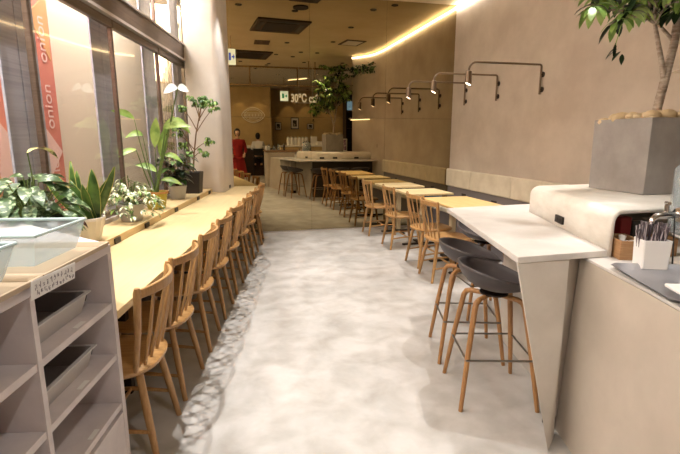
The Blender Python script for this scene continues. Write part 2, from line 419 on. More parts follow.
for k,u in enumerate((3.02,3.57,4.35,5.20,5.78)):
    o = obj('outlet', MB().box((u-.045,1.292,.722),(u+.045,1.3015,.758)), 'outlet', led, bevel=.002)
    for q_ in (-.028,.012): obj('socket', MB().box((u+q_,1.2905,.732),(u+q_+.016,1.2918,.748)), 'black', o)
t = tag(obj('outlet_plate', MB().box((6.32,1.140,.735),(6.40,1.149,.775)), 'outlet', rotz=LR, bevel=.002), 'small dark outlet plate low on the plaster column', 'outlet')

# ================================================================== CHAIRS
def make_chair():
    t = thing('spindle_chair', 'c', 'chair')
    # seat: rounded D shape
    pts = []
    for k in range(36):
        th = 2*PI*k/36; c,s = math.cos(th), math.sin(th)
        x = .215*(abs(c)**.75)*(1 if c>=0 else -1); y = .205*(abs(s)**.75)*(1 if s>=0 else -1)
        if y > 0: x *= 1.03
        pts.append((x,y))
    mb = MB(); n = len(pts)
    rings = [(.94,.405),(1.0,.416),(1.0,.428),(.95,.436),(.6,.430),(.05,.426)]
    vs = [(x*r,y*r*1.08+.012,z) for r,z in rings for x,y in pts]
    f = [(i*n+k,i*n+(k+1)%n,(i+1)*n+(k+1)%n,(i+1)*n+k) for i in range(len(rings)-1) for k in range(n)]
    f += [tuple(range(n))[::-1], tuple(range((len(rings)-1)*n,len(rings)*n))]
    obj('seat', mb.add(vs,f), 'seatwood', t, smooth=50)
    for sx in (-1,1):
        obj('leg', MB().tube([(sx*.175,-.205,0),(sx*.15,-.17,.22),(sx*.125,-.14,.41)],[.0135,.018,.016],10), 'chairwood', t)
        obj('leg', MB().tube([(sx*.185,.195,0),(sx*.16,.165,.22),(sx*.135,.135,.41)],[.0135,.018,.016],10), 'chairwood', t)
        obj('stretcher', MB().tube([(sx*.168,-.19,.14),(sx*.17,0,.16),(sx*.172,.18,.16)],[.008,.011,.008],8), 'chairwood', t)
        obj('back_post', MB().tube([(sx*.17,-.145,.43),(sx*.19,-.175,.62),(sx*.207,-.192,.79),(sx*.208,-.193,.812)],[.011,.014,.0165,.011],12), 'chairwood', t)
    obj('stretcher', MB().tube([(-.17,.02,.16),(0,.02,.16),(.17,.02,.16)],[.008,.011,.008],8), 'chairwood', t)
    # bent crest rail
    mb = MB(); N = 14; vs = []
    for i in range(N+1):
        a = -1+2*i/N; x = a*.205; y = -.192-.062*(1-a*a); zt = .802+.006*(1-a*a)
        for dy,z in ((.008,.764),(.008,zt),(-.008,zt),(-.008,.764)): vs.append((x,y+dy,z))
    f = [(i*4+k,i*4+(k+1)%4,i*4+4+(k+1)%4,i*4+4+k) for i in range(N) for k in range(4)]+[(0,1,2,3),(N*4+3,N*4+2,N*4+1,N*4)]
    obj('crest_rail', mb.add(vs,f), 'chairwood', t, bevel=.004, smooth=50)
    for a in (-.62,-.22,.22,.62):
        xt = a*.205; yt = -.192-.062*(1-a*a)
        obj('spindle', MB().tube([(a*.19,-.165,.43),((xt+a*.19)/2,(yt-.165)/2-.004,.60),(xt,yt,.768)],[.0065,.0085,.0065],8), 'chairwood', t)
    return t
chair = make_chair()
ORD = ['nearest','second','third','fourth','fifth','sixth','seventh','last']
used = False
for i,u in enumerate([1.985,2.475,3.035,3.60,4.19,4.84,5.45,6.17]):
    lab = ['wooden spindle-back chair nearest the grey tray shelf at the left counter',
           'wooden spindle-back chair second from the grey tray shelf at the left counter'][i] if i < 2 else \
          ('%s wooden spindle-back chair counted from the grey tray shelf, at the left counter' % ORD[i] if i < 7 else 'wooden spindle-back chair at the left counter nearest the mirror and column')
    p = W(u, .905); rz = LR + R([1,-2,1.5,0,-1,2,-1,3][i])
    if i == 0: chair.location = p; chair.rotation_euler = (0,0,rz); chair['label'] = lab; chair['group'] = 'spindle chairs along the left counter'
    else: dup(chair, p, rz, lab, 'spindle chairs along the left counter')
for i,(x,y,rz,lab) in enumerate([(2.07,4.13,-92,'wooden spindle-back chair nearest the bar counter, at the yellow table'),
                   (2.13,4.66,-88,'wooden spindle-back chair at the yellow table, partly hidden behind the chair by the bar'),
                   (2.13,5.54,-90,'wooden spindle-back chair at the middle pale table by the bench'),
                   (2.10,6.40,-91,'wooden spindle-back chair at the pale table that touches the mirror')]):
    dup(chair, (x,y,0), R(rz), lab, 'spindle chairs along the bench tables')

# ================================================================== TABLES AND BENCH
def make_table(y0, y1, m, lab, x0=2.15, x1=2.74):
    t = thing('cafe_table', lab, 'table', ((x0+x1)/2,(y0+y1)/2,0), 0, 'tables along the bench'); hx=(x1-x0)/2; hy=(y1-y0)/2
    obj('tabletop', MB().box((-hx,-hy,.694),(hx,hy,.72)), m, t, bevel=.004)
    def ped(yc):
        obj('pedestal', MB().box((-.03,yc-.03,.03),(.03,yc+.03,.66)), 'tablepost', t, bevel=.004)
        obj('support_plate', MB().box((-.17,yc-.14,.676),(.17,yc+.14,.692)).box((-.04,yc-.04,.655),(.04,yc+.04,.678)), 'darkfoot', t)
        obj('foot', MB().hexa([(-.27,yc-.03,0),(.27,yc-.03,0),(.27,yc+.03,0),(-.27,yc+.03,0)],[(-.26,yc-.022,.018),(.26,yc-.022,.018),(.26,yc+.022,.018),(-.26,yc+.022,.018)])
            .hexa([(-.03,yc-.24,0),(.03,yc-.24,0),(.03,yc+.24,0),(-.03,yc+.24,0)],[(-.022,yc-.23,.02),(.022,yc-.23,.02),(.022,yc+.23,.02),(-.022,yc+.23,.02)])
            .lathe([(.05,.018),(.04,.035)],16,(0,yc,0)), 'darkfoot', t)
    if y1-y0 > .9: ped(-hy*.5); ped(hy*.5)
    else: ped(0)
    return t
make_table(3.98,4.98,'tableyellow','long yellow wooden table beside the bar counter, two chairs at it')
make_table(5.30,5.90,'table','pale square wooden table in the middle of the bench row')
make_table(6.22,6.79,'table','pale wooden table at the bench pushed up to the mirror')
for y,l in ((4.72,'blue storage tray hung beneath the yellow table'),(5.62,'blue storage tray hung beneath the middle pale table')):
    o = obj('storage_tray', MB().box((-.10,-.15,0),(.12,.15,.006)).box((-.10,-.15,.006),(-.092,.15,.05)).box((.112,-.15,.006),(.12,.15,.05)).box((-.10,-.15,.006),(.12,-.142,.05)), 'blue', loc=(2.55,y+.02,.626), bevel=.002)
    tag(o, l, 'tray', 'blue trays under the tables')
bn = thing('wall_bench', 'long upholstered wall bench with cream padded back on the right wall', 'bench', (0,0,0))
obj('bench_base', MB().box((2.98,3.55,0),(3.41,MY-.01,.36)), 'darkblue', bn)
ys = [MY-.01,6.02,5.01,4.02,3.55]
for a,b in zip(ys[1:],ys):
    obj('seat_cushion', MB().box((2.93,a+.003,.36),(3.34,b-.003,.43)), 'benchfab', bn, bevel=.018, bseg=3)
    obj('back_cushion', MB().box((3.355,a+.003,.66),(3.415,b-.003,.935)), 'benchfab', bn, bevel=.022, bseg=4)
obj('gap_shade_board', MB().box((3.40,3.55,.36),(3.418,MY-.01,.70)), 'darkblue', bn)  # gap below the back cushions, its grey-blue shade put into the board colour
for y in (6.25,5.42,4.4): obj('outlet', MB().box((3.39,y-.06,.545),(3.40,y+.06,.585)), 'outlet', bn, bevel=.002)

# ================================================================== WALL LAMPS
def make_lamp():
    t = thing('wall_lamp', 'l', 'lamp')      # origin on the wall, arm runs to -x
    L = .915
    pts = [(-.03,0,-.32),(-.03,0,-.10),(-.03,0,-.02),(-.035,0,-.008),(-.05,0,0)]
    pts += [(-.3,0,.0),(-.6,0,.0),(-L+.09,0,0)]
    for k in range(1,7):
        a = (PI/2)*k/6; pts.append((-L+.09-.09*math.sin(a),0,-.09+.09*math.cos(a)))
    obj('arm', MB().tube(pts, .0115, 12), 'darksteel', t)
    for z in (-.105,-.265):
        mb = MB()
        prof = [(.03,0),(.03,.012),(.012,.016),(.012,.03)]
        vs=[];seg=18
        for r,x in prof:
            for k in range(seg): th=2*PI*k/seg; vs.append((-x,r*math.cos(th),z+r*math.sin(th)))
        f=[(i*seg+k,i*seg+(k+1)%seg,(i+1)*seg+(k+1)%seg,(i+1)*seg+k) for i in range(3) for k in range(seg)]+[tuple(range(seg)),tuple(range(3*seg,4*seg))]
        obj('wall_mount', mb.add(vs,f), 'darkfoot', t)
    # shade: slim cylinder cut obliquely at its mouth
    mb = MB(); seg=24; vs=[]
    for r,fz in ((.012,-.085),(.034,-.10),(.036,None),(.030,None)):
        for k in range(seg):
            th=2*PI*k/seg; x=r*math.cos(th); y=r*math.sin(th)
            z = fz if fz is not None else -.235 - y*.0 + x*.55*(-1)
            vs.append((-L+x, y, z if r!=.030 else z+.008))
    f=[(i*seg+k,i*seg+(k+1)%seg,(i+1)*seg+(k+1)%seg,(i+1)*seg+k) for i in range(3) for k in range(seg)]+[tuple(range(seg))]
    sh = obj('shade', mb.add(vs,f), 'darksteel', t)
    vs=[(-L+.029*math.cos(2*PI*k/seg), .029*math.sin(2*PI*k/seg), -.229-.55*.029*math.cos(2*PI*k/seg)) for k in range(seg)]
    obj('lens', MB().add(vs+[(v[0],v[1],v[2]+.01) for v in vs],[tuple(range(seg)),tuple(range(seg,2*seg))[::-1]]+[(k,(k+1)%seg,seg+(k+1)%seg,seg+k) for k in range(seg)]), 'bulb', sh)
    return t
lamp = make_lamp()
LL = ['nearest of the three long-armed wall lamps, over the bench end by the bar','middle one of the three long-armed bronze wall lamps','long-armed bronze wall lamp closest to the mirror edge']
for i,(y,z) in enumerate(((4.64,2.212),(5.52,2.212),(6.37,2.212))):
    if i==0: lamp.location=(WX,y,z); lamp['label']=LL[0]; lamp['group']='long-armed wall lamps'
    else: dup(lamp,(WX,y,z),0,LL[i],'long-armed wall lamps')

# ================================================================== BAR ISLAND
ZB = .905; ZS = .8735
bar = thing('bar_counter', 'high pale cement bar counter with overhanging top on the right', 'counter', (1.6,2.2,0))
def loc_(pts, o=(1.6,2.2)): return [(x-o[0],y-o[1]) for x,y in pts]
slab = [(1.168,1.653),(1.634,1.664),(1.985,2.715),(3.40,2.77),(3.41,3.15),(1.508,3.012)]
obj('worktop', MB().prism(loc_(slab), ZB-.03, ZB), 'slabtop', bar, bevel=.003)
obj('far_shade_panel', MB().prism(loc_([(1.86,2.762),(3.39,2.858),(3.39,2.872),(1.85,2.776)]), 0, ZB-.031), 'barshade', bar)  # dark panel with the far side's shade put into its colour
obj('body', MB().prism(loc_([(1.60,1.78),(1.74,2.03),(2.45,2.05),(2.7,2.5),(3.40,2.5),(3.40,2.84),(1.82,2.74)]), 0, ZB-.031), 'microcement', bar, bevel=.004)
e = Vector((-1.6,-2.2,0))
def tp(*p): return Vector(p)+e
obj('end_panel', MB().hexa([tp(1.34,1.567,0),tp(1.425,1.640,0),tp(1.455,1.675,0),tp(1.36,1.60,0)],
    [tp(1.169,1.654,ZB-.031),tp(1.435,1.662,ZB-.031),tp(1.46,1.69,ZB-.031),tp(1.185,1.69,ZB-.031)]), 'microcement', bar, bevel=.002)
obj('side_strip', MB().prism(loc_([(1.440,1.685),(1.55,1.732),(1.58,1.79),(1.46,1.76)]), .07, ZB-.031), 'microcement', bar)
obj('plinth', MB().prism(loc_([(1.445,1.70),(1.55,1.75),(1.58,1.79),(1.46,1.77)]),0,.069), 'darkfoot', bar)
# raised hood on the island with rounded shoulders, open at the near end
hd = thing('counter_hood', 'rounded pale cement hood raised on the bar counter, open at near end', 'counter hood', (0,0,ZB))
hp = [(1.632,1.668),(2.92,1.74),(2.96,2.22),(3.36,2.80),(1.987,2.728)]
near = [0,1,1,1,1]
rings = [(0,-.031),(0,.125)]
for k in range(1,7):
    a = (PI/2)*k/6; rings.append((.058*(1-math.cos(a)), .125+.060*math.sin(a)))
mb = MB(); vs=[]; n=len(hp)
for d,z in rings:
    q = inset([Vector(p) for p in hp], [d*w*(1.0 if i!=1 else .3) for i,w in enumerate(near)])
    vs += [(p.x,p.y,z) for p in q]
f=[]
for i in range(len(rings)-1):
    for k in range(1,n): f.append((i*n+k,i*n+(k+1)%n,(i+1)*n+(k+1)%n,(i+1)*n+k))
f.append(tuple(range((len(rings)-1)*n,len(rings)*n)))
o = obj('hood_shell', mb.add(vs,f), 'hood', hd, smooth=50); md=o.modifiers.new('thickness','SOLIDIFY'); md.thickness=.022; md.offset=-1
for p0 in (Vector((1.632,1.668)),):
    d = Vector((1.987-1.632,2.728-1.668)).normalized(); rz = math.atan2(d.y,d.x)
    for s in (.56,):
        q = p0+d*s
        oo = obj('outlet', MB().box((-.055,-.004,.022),(.055,.012,.064)), 'outlet', hd, bevel=.002, loc=(q.x,q.y,0), rotz=rz)
        for q_ in (-.035,.010): obj('socket', MB().box((q_,.012,.034),(q_+.025,.014,.052)), 'darkfoot', oo)
for x in (2.10,2.42,2.95):
    yy = 2.728+(x-1.987)*(2.80-2.728)/(3.36-1.987)
    obj('outlet', MB().box((x-.055,yy-.006,.022),(x+.055,yy+.008,.064)), 'outlet', hd, bevel=.002)
tag(obj('storage_box', MB().box((0,0,0),(.06,.16,.15)), 'redstuff', loc=(1.83,1.80,ZS+.001), bevel=.004), 'dark red box tucked inside the open end of the cement hood','box')
tag(obj('storage_box', MB().box((0,0,0),(.05,.14,.13)), 'black', loc=(1.91,1.81,ZS+.001), bevel=.004), 'narrow black box beside the red box inside the cement hood','box')

# stools
def make_stool():
    t = thing('bar_stool','s','stool')
    mb = MB(); seg=44; rings=14; vs=[]
    for i in range(rings+1):
        a = (PI/2)*(i/rings)*.93; r = math.sin(a)/math.sin(PI/2*.93); hgt = (1-math.cos(a))/(1-math.cos(PI/2*.93))
        for k in range(seg):
            th = 2*PI*k/seg; c,s_ = math.cos(th), math.sin(th)   # s_=+1 front
            rim = .034 + .118*(.5-.5*s_)**.62
            vs.append((.222*c*r, (.198*s_)*r, .603 + rim*hgt))
    f=[(i*seg+k,i*seg+(k+1)%seg,(i+1)*seg+(k+1)%seg,(i+1)*seg+k) for i in range(1,rings) for k in range(seg)]
    f+=[tuple(seg+k for k in range(seg))]
    o=obj('seat_shell', mb.add(vs,f), 'shell', t, smooth=60); md=o.modifiers.new('thickness','SOLIDIFY'); md.thickness=.010; md.offset=-1
    for sx in (-1,1):
        for sy in (-1,1):
            obj('leg', MB().tube([(sx*.20,sy*.20,0),(sx*.156,sy*.166,.28),(sx*.112,sy*.130,.535),(sx*.100,sy*.120,.560),(sx*.080,sy*.10,.571),(sx*.01,sy*.03,.574)],[.0115,.0145,.0155,.0155,.0145,.012],10), 'stoolwood', t)
    obj('seat_plate', MB().lathe([(.06,.576),(.075,.581),(.075,.590),(.04,.593)],24), 'darkfoot', t)
    q=.170; z=.27
    pts=[(-q,-q-.004,z),(q,-q-.004,z),(q,q+.004,z),(-q,q+.004,z),(-q,-q-.004,z)]
    mb=MB()
    for a,b in zip(pts,pts[1:]): mb.tube([a,b],.006,8)
    obj('footrest', mb, 'steel', t)
    return t
st = make_stool()
SL=[(1.345,2.09,-104,'charcoal shell bar stool nearest the camera, at the bar counter'),(1.465,2.58,-106,'charcoal shell bar stool behind the nearest one, at the aisle side of the bar'),
    (1.95,3.22,176,'charcoal shell bar stool on the far side of the bar, closest to the aisle'),(2.42,3.24,181,'charcoal shell bar stool in the middle of the far side of the bar'),(2.92,3.24,180,'charcoal shell bar stool on the far side of the bar, closest to the wall')]
for i,(x,y,rz,l) in enumerate(SL):
    if i==0: st.location=(x,y,0); st.rotation_euler=(0,0,R(rz)); st['label']=l; st['group']='charcoal bar stools around the bar counter'
    else: dup(st,(x,y,0),R(rz),l,'charcoal bar stools around the bar counter')

# service counter in the right foreground, a step lower than the bar slab

sb = thing('service_counter', 'beige cement service counter filling the lower right foreground', 'counter', (1.7,.8,0))
sp = [(1.545,1.722),(1.42,1.26),(1.33,.98),(1.11,.30),(1.08,.05),(2.4,.05),(2.4,2.0),(1.78,2.0),(1.62,1.74)]
spb = [(1.49,1.722),(1.365,1.26),(1.27,.98),(1.05,.30),(1.02,.05)]+sp[5:]
mb=MB(); n=len(sp); vs=[(x,y,0) for x,y in loc_(spb,(1.7,.8))]+[(x,y,ZS-.013) for x,y in loc_(sp,(1.7,.8))]
mb.add(vs,[tuple(range(n))[::-1],tuple(range(n,2*n))]+[(i,(i+1)%n,n+(i+1)%n,n+i) for i in range(n)])
obj('body', mb, 'servicebody', sb)
obj('worktop', MB().prism(loc_(sp,(1.7,.8)), ZS-.012, ZS), 'slabtop', sb, bevel=.002)
cb = thing('till_counter', 'taller beige counter next to the service counter, seen in the mirror', 'counter', (1.5,-.4,0))
obj('body', MB().box((-.55,-.5,0),(.9,.44,1.03)), 'servicebody', cb, bevel=.05, bseg=4)
obj('worktop', MB().box((-.57,-.52,1.031),(.92,.445,1.07)), 'boxwood', cb, bevel=.004)
for i,(x,y,h,r,m,l) in enumerate([(1.05,-.1,.16,.05,'jar','tall glass jar on the till counter beside the white box'),(1.2,-.05,.13,.05,'jar','short glass jar on the till counter'),(1.34,-.15,.18,.045,'jar','glass bottle on the till counter near the dark bottle'),(1.5,-.1,.2,.03,'black','dark bottle on the till counter')]):
    b=thing('storage_jar',l,'jar',(x,y,1.071),0,'jars on the till counter')
    obj('jar_body', MB().lathe([(r*.9,0),(r,.01),(r,h*.7),(r*.6,h*.85),(r*.6,h*.9)],20), m, b)
    obj('lid', MB().lathe([(r*.65,h*.9),(r*.65,h),(r*.3,h+.01)],20), 'steel', b)
tag(obj('menu_box', MB().box((-.07,-.05,0),(.07,.05,.13)), 'white', loc=(1.02,.02-.2,1.071), bevel=.004),'white box at the corner of the till counter','box')

# planter with tree on the hood
HT = ZB+.185
pl = thing('planter', 'square grey cement planter standing on the bar hood', 'planter', (2.46,2.28,HT+.001), R(-2))
mb=MB(); a,b,h=.225,.215,.425
def ring_(s,z): return [(-a*s,-b*s,z),(a*s,-b*s,z),(a*s,b*s,z),(-a*s,b*s,z)]
vs=ring_(.985,0)+ring_(1,h)+ring_(.90,h)+ring_(.88,.30)
mb.add(vs,[(3,2,1,0)]+[(i*4+k,i*4+(k+1)%4,(i+1)*4+(k+1)%4,(i+1)*4+k) for i in range(3) for k in range(4)]+[(12,13,14,15)])
obj('planter_box', mb, 'planter', pl, bevel=.004)
mb=MB()
for k in range(60):
    x=random.uniform(-.20,.20); y=random.uniform(-.19,.19); r=random.uniform(.022,.05)
    mb.ball((x,y,.418+random.uniform(-.01,.025)),(r*1.15,r*.85,r*.7),10,6)
tag(obj("pebbles", mb, "stone", pl), kind="stuff")
# ---- tree: forked trunk with whorls of leaflets
tr = thing('umbrella_tree', 'leafy green tree with a forked pale trunk growing from the grey planter', 'tree', (2.46,2.28,HT+.34))
rt = random.Random(3)
def curve(p0,p1,sag,n=6):
    p0=Vector(p0);p1=Vector(p1);s=Vector(sag); return [p0.lerp(p1,i/n)+s*math.sin(PI*i/n) for i in range(n+1)]
tk=MB()
main=[(.02,.02,0),(.025,.01,.15),(.045,.0,.33),(.075,0,.52),(.10,.02,.75),(.09,.02,1.0),(.05,.02,1.25),(.0,.0,1.5)]
tk.tube(main,[.029,.025,.024,.022,.020,.017,.013,.008],12)
fork=[(.045,.0,.29),(.0,.0,.42),(-.045,.0,.53),(-.08,.0,.62)]
tk.tube(fork,[.017,.014,.012,.010],10)
tips=[]
def branch(p0,p1,r=.012,sag=(0,0,.04)):
    c=curve(p0,p1,sag); tk.tube(c,[r*(1-.55*i/6) for i in range(7)],7); tips.append((Vector(p1),(c[-1]-c[-2]).normalized(),r))
F=Vector((-.08,.0,.62))
for p in [(-.50,-.12,.56),(-.38,-.25,.72),(-.20,-.24,.66),(-.10,.12,.80),(-.28,.05,.86),(.04,-.26,.74),(-.54,-.02,.64),(-.06,-.14,.60),(-.34,-.10,.62),(-.42,.06,.70),(-.16,-.04,.74),(-.22,-.14,.80),(-.48,-.2,.82),(-.33,-.22,.92)]: branch(F,p,.009)
for i,s in enumerate([4,3,4,4,5,5,6,6,7,7,5,6,4,7,4,6,5,5,6,7,4,5,6,5,4]):
    p0=Vector(main[s]); ang=i*2.4; rr=rt.uniform(.22,.46)*(1-.25*(s>6)); z=p0.z+rt.uniform(.0,.26)
    if s<=3: rr*=.85; z=max(z,.72)
    branch(p0,(p0.x+rr*math.cos(ang),p0.y+rr*math.sin(ang)*.85,z),.011)
for k,(x,y,z) in enumerate([(-.30,.15,1.0),(-.42,.0,1.12),(-.25,-.2,1.22),(-.38,.18,1.30),(-.12,.25,1.12),(-.20,.05,1.45),(-.40,-.1,.96),(-.05,.28,.92),(.25,.25,1.05),(.30,.1,1.25),(-.30,.05,.84),(-.15,.22,.88)]):
    branch(main[4+(k%3)] if z>.95 else F,(x,y,z),.0105)
obj('trunk', tk, 'bark', tr, smooth=60)
lf=MB()
for p,d,r_ in tips:
    for w in range(rt.choice((2,3,3)) if r_<.01 else 5):
        q=p-d*.055*w+Vector((rt.uniform(-.03,.03),rt.uniform(-.03,.03),rt.uniform(-.02,.03)))
        k=rt.choice((7,8,9)); ph=rt.uniform(0,6)
        ax=Vector((rt.uniform(-.4,.4),rt.uniform(-.4,.4),1)).normalized(); e1=ax.orthogonal().normalized(); e2=ax.cross(e1)
        st0=q+ax*.01+Vector((rt.uniform(-.05,.05),rt.uniform(-.05,.05),.03))
        tk2=MB()
        for j in range(k):
            th=ph+2*PI*j/k; dr=(e1*math.cos(th)+e2*math.sin(th))+ax*rt.uniform(-.25,.35)
            L=rt.uniform(.085,.15); mi=0 if rt.random()<.68 else 1
            lf.leaf(st0,dr,L,L*.33,droop=rt.uniform(1,4),fold=.22,n=5,mi=mi,shape=1.15)
# small hanging sprig seen left of the fork
for j in range(5):
    th=j*1.2; lf.leaf((-.46+.012*j,-.14,.47-.014*j),(math.cos(th)*.5-.5,math.sin(th)*.5,-.5),.085,.024,droop=1,n=4,mi=1)
lf.tube([(-.40,-.12,.66),(-.43,-.13,.56),(-.46,-.14,.46)],.0022,5,mi=0)
obj('foliage', lf, ['leaf','leafdark'], tr, smooth=180)

# ---- potted plants on the ledge
ZL=.771
def pot_thing(name,label,u,v,cat='plant'):
    return thing(name,label,cat,W(u,v,ZL),LR,None)
def round_pot(t,r0,r1,h,m,rimm=None,ribs=0,soil=.9):
    prof=[(r0*.96,0),(r0,.006),(r1,h-.02),(r1*1.05,h-.018),(r1*1.05,h),(r1*.93,h),(r1*.9,h*soil-.0)]
    mb=MB(); mb.lathe(prof,48)
    if ribs:
        mb.v=[(x*(1+.035*math.cos(ribs*math.atan2(y,x))),y*(1+.035*math.cos(ribs*math.atan2(y,x))),z) for x,y,z in mb.v]
    obj('pot',mb,m,t,smooth=35)
    obj('soil',MB().lathe([(r1*.5,h*soil-.012),(r1*.91,h*soil-.01),(r1*.9,h*soil),(.01,h*soil+.004)],32),'soil',t)
# snake plant
t=pot_thing('snake_plant','upright snake plant with yellow-edged leaves in a fluted white pot',2.88,1.41)
round_pot(t,.066,.098,.15,'ceramic',ribs=14)
rs=random.Random(5); mb=MB(); me_=MB()
for i,(x,y,h,wd,tx,ty) in enumerate([(-.02,-.03,.21,.062,-.10,-.02),(.03,-.035,.26,.06,.03,-.05),(.0,.02,.25,.055,-.04,.06),(-.045,.0,.24,.055,-.15,.0),(.05,.01,.20,.055,.14,.0),(.02,.04,.22,.05,.08,.06),(-.03,.045,.30,.035,-.02,.04),(.055,-.03,.27,.045,.17,-.03),(0,-.05,.19,.055,-.02,-.10),(-.06,-.02,.2,.05,-.2,-.05)]):
    N=7; vs=[]; vm=[]
    for k in range(N+1):
        s=k/N; w=wd*.72*(.62+.9*s-1.45*s**2.6) if s<1 else .001; w=max(w,.001)
        c=Vector((x+ty*s*.8,y-tx*s*.9,.13+h*1.22*s)); a=PI/2+rs.uniform(-.1,.1)+.45*math.sin(i*2.1)+s*.3
        e=Vector((math.cos(a),math.sin(a)*.9,0)); nn=Vector((-e.y,e.x,0))*w*.35
        vs+=[c-e*w+nn,c,c+e*w+nn]; vm+=[c-e*(w+.0045)+nn*1.1,c-e*w+nn*1.0+Vector((0,0,0)),c+e*w+nn,c+e*(w+.0045)+nn*1.1]
    mb.add(vs,[f for k in range(N) for f in ((k*3,k*3+1,k*3+4,k*3+3),(k*3+1,k*3+2,k*3+5,k*3+4))])
    me_.add(vm,[f for k in range(N) for f in ((k*4,k*4+1,k*4+5,k*4+4),(k*4+2,k*4+3,k*4+7,k*4+6))])
obj('leaves',mb,'leafdarkmid' if 'leafdarkmid' in M else 'leafmid',t,solid=.003,smooth=180); obj('leaf_margin',me_,'leafyel',t,smooth=180)
# variegated trailing plant
def bush(t,n,zc,rad,leafL,leafW,mats,seed,trail=0,flat=.7,weights=(.7,),droop=4,stem='stemgreen',base=.12,below=.0):
    r=random.Random(seed); lf=MB(); sm=MB()
    for i in range(n):
        th=r.uniform(0,2*PI); q=math.sqrt(r.random()); rr=rad*q; z=zc+rad*flat*(1-q*q)*r.uniform(.3,1)
        if r.random()<trail: rr=rad*r.uniform(.9,1.15); z=zc-r.uniform(0,below)
        p=Vector((rr*math.cos(th),rr*math.sin(th),z))
        if i%3==0: sm.tube([(0,0,base),(p.x*.45,p.y*.45,max(z,base)+.02),tuple(p)],[.0035,.0028,.0015],5)
        for j in range(r.choice((2,3,4))):
            a=th+r.uniform(-1.3,1.3); d=Vector((math.cos(a),math.sin(a),r.uniform(-.3,.6)))
            L=leafL*r.uniform(.7,1.2); lf.leaf(p+Vector((r.uniform(-.01,.01),r.uniform(-.01,.01),r.uniform(-.01,.01))),d,L,L*leafW,droop=r.uniform(.5,1)*droop,n=4,mi=0 if r.random()<weights[0] else 1)
    obj('stems',sm,stem,t); obj('foliage',lf,mats,t,smooth=180)
t=pot_thing('variegated_plant','bushy cream-and-green variegated plant spilling over a pale grey pot',3.60,1.42)
round_pot(t,.075,.095,.135,'greyceramic'); bush(t,130,.16,.19,.058,.36,['leafvar','leaf'],11,trail=.25,below=.10,flat=.95,weights=(.85,))
# white price tag hanging at the rim
tag(obj('plant_tag',MB().box((-.018,-.001,0),(.018,.001,.055)),'paper',t,loc=(.10,-.13,.03),rotz=R(30)))
# bird of paradise
t=pot_thing('bird_of_paradise','tall plant with long-stalked paddle leaves in a yellow-green pot',4.21,1.43)
mb=MB(); round_pot(t,.076,.10,.16,'yellowpot'); obj('pot_rim',MB().lathe([(.104,.142),(.109,.144),(.109,.162),(.098,.162),(.098,.144)],40),'terracotta',t)
lf=MB(); sm=MB(); rb=random.Random(9)
def stalk(p1,ld,L,wd,r=.006,mi=0,dr=1.5,sag=(0,0,0)):
    c=curve((rb.uniform(-.03,.03),rb.uniform(-.02,.02),.13),p1,sag); sm.tube(c,[r*(1-.5*i/6) for i in range(7)],7)
    lf.leaf(c[-1],ld,L,wd,droop=dr,fold=.28,n=9,mi=mi,up=Vector((-.8,-.15,.55)))
stalk((-.10,.10,.80),(-.45,.5,.55),.20,.065,sag=(-.03,.0,0))
stalk((-.14,.09,.54),(-.75,.5,.05),.19,.055,sag=(-.03,0,.03))
stalk((-.07,.05,.66),(-.3,.6,.45),.16,.075,dr=3)
stalk((-.02,-.03,.56),(.0,-.1,1),.26,.085,dr=.5)
stalk((.02,-.07,.46),(.1,-.1,1),.26,.085,dr=.5)
stalk((.04,-.10,.66),(.1,-.35,.9),.20,.07,dr=1)
stalk((.03,-.16,.78),(.2,-.9,.15),.22,.12,dr=3)
stalk((.02,-.12,.72),(.0,-.9,.6),.24,.08,dr=2)
stalk((.05,-.08,.48),(.2,-.9,.3),.2,.07,dr=3)
stalk((.0,-.02,.34),(.0,.6,.6),.2,.07,dr=2)
stalk((.02,-.05,.26),(.1,-.9,.25),.2,.06,dr=2)
stalk((.05,-.24,1.07),(-.3,.9,.15),.13,.10,mi=1,dr=2)
stalk((.05,-.245,1.07),(.1,-.9,.25),.10,.09,mi=1,dr=2)
obj('stalks',sm,'stemgreen',t); obj('leaves',lf,['leaf','leafglint'],t,smooth=180)
# rubber plant
t=pot_thing('rubber_plant','dark glossy-leaved rubber plant in a pale grey pot',4.92,1.44)
round_pot(t,.07,.092,.145,'greyceramic'); lf=MB(); sm=MB(); rb=random.Random(4)
for i in range(6):
    a=i*1.05; top=Vector((.10*math.cos(a),.13*math.sin(a),.40+.08*rb.random())); sm.tube([(0,0,.12),(top.x*.5,top.y*.5,.25),tuple(top)],[.006,.005,.003],6)
    for j in range(12):
        s=.25+.75*j/11; p=Vector((0,0,.12)).lerp(top,s); th=j*2.4+i; lf.leaf(p,(math.cos(th),math.sin(th),.35+.6*s),.155*rb.uniform(.8,1.15),.070,droop=3,fold=.2,n=5,mi=0 if rb.random()<.8 else 1)
obj('stems',sm,'stembrown',t); obj('leaves',lf,['leafdark','leafmid'],t,smooth=180)
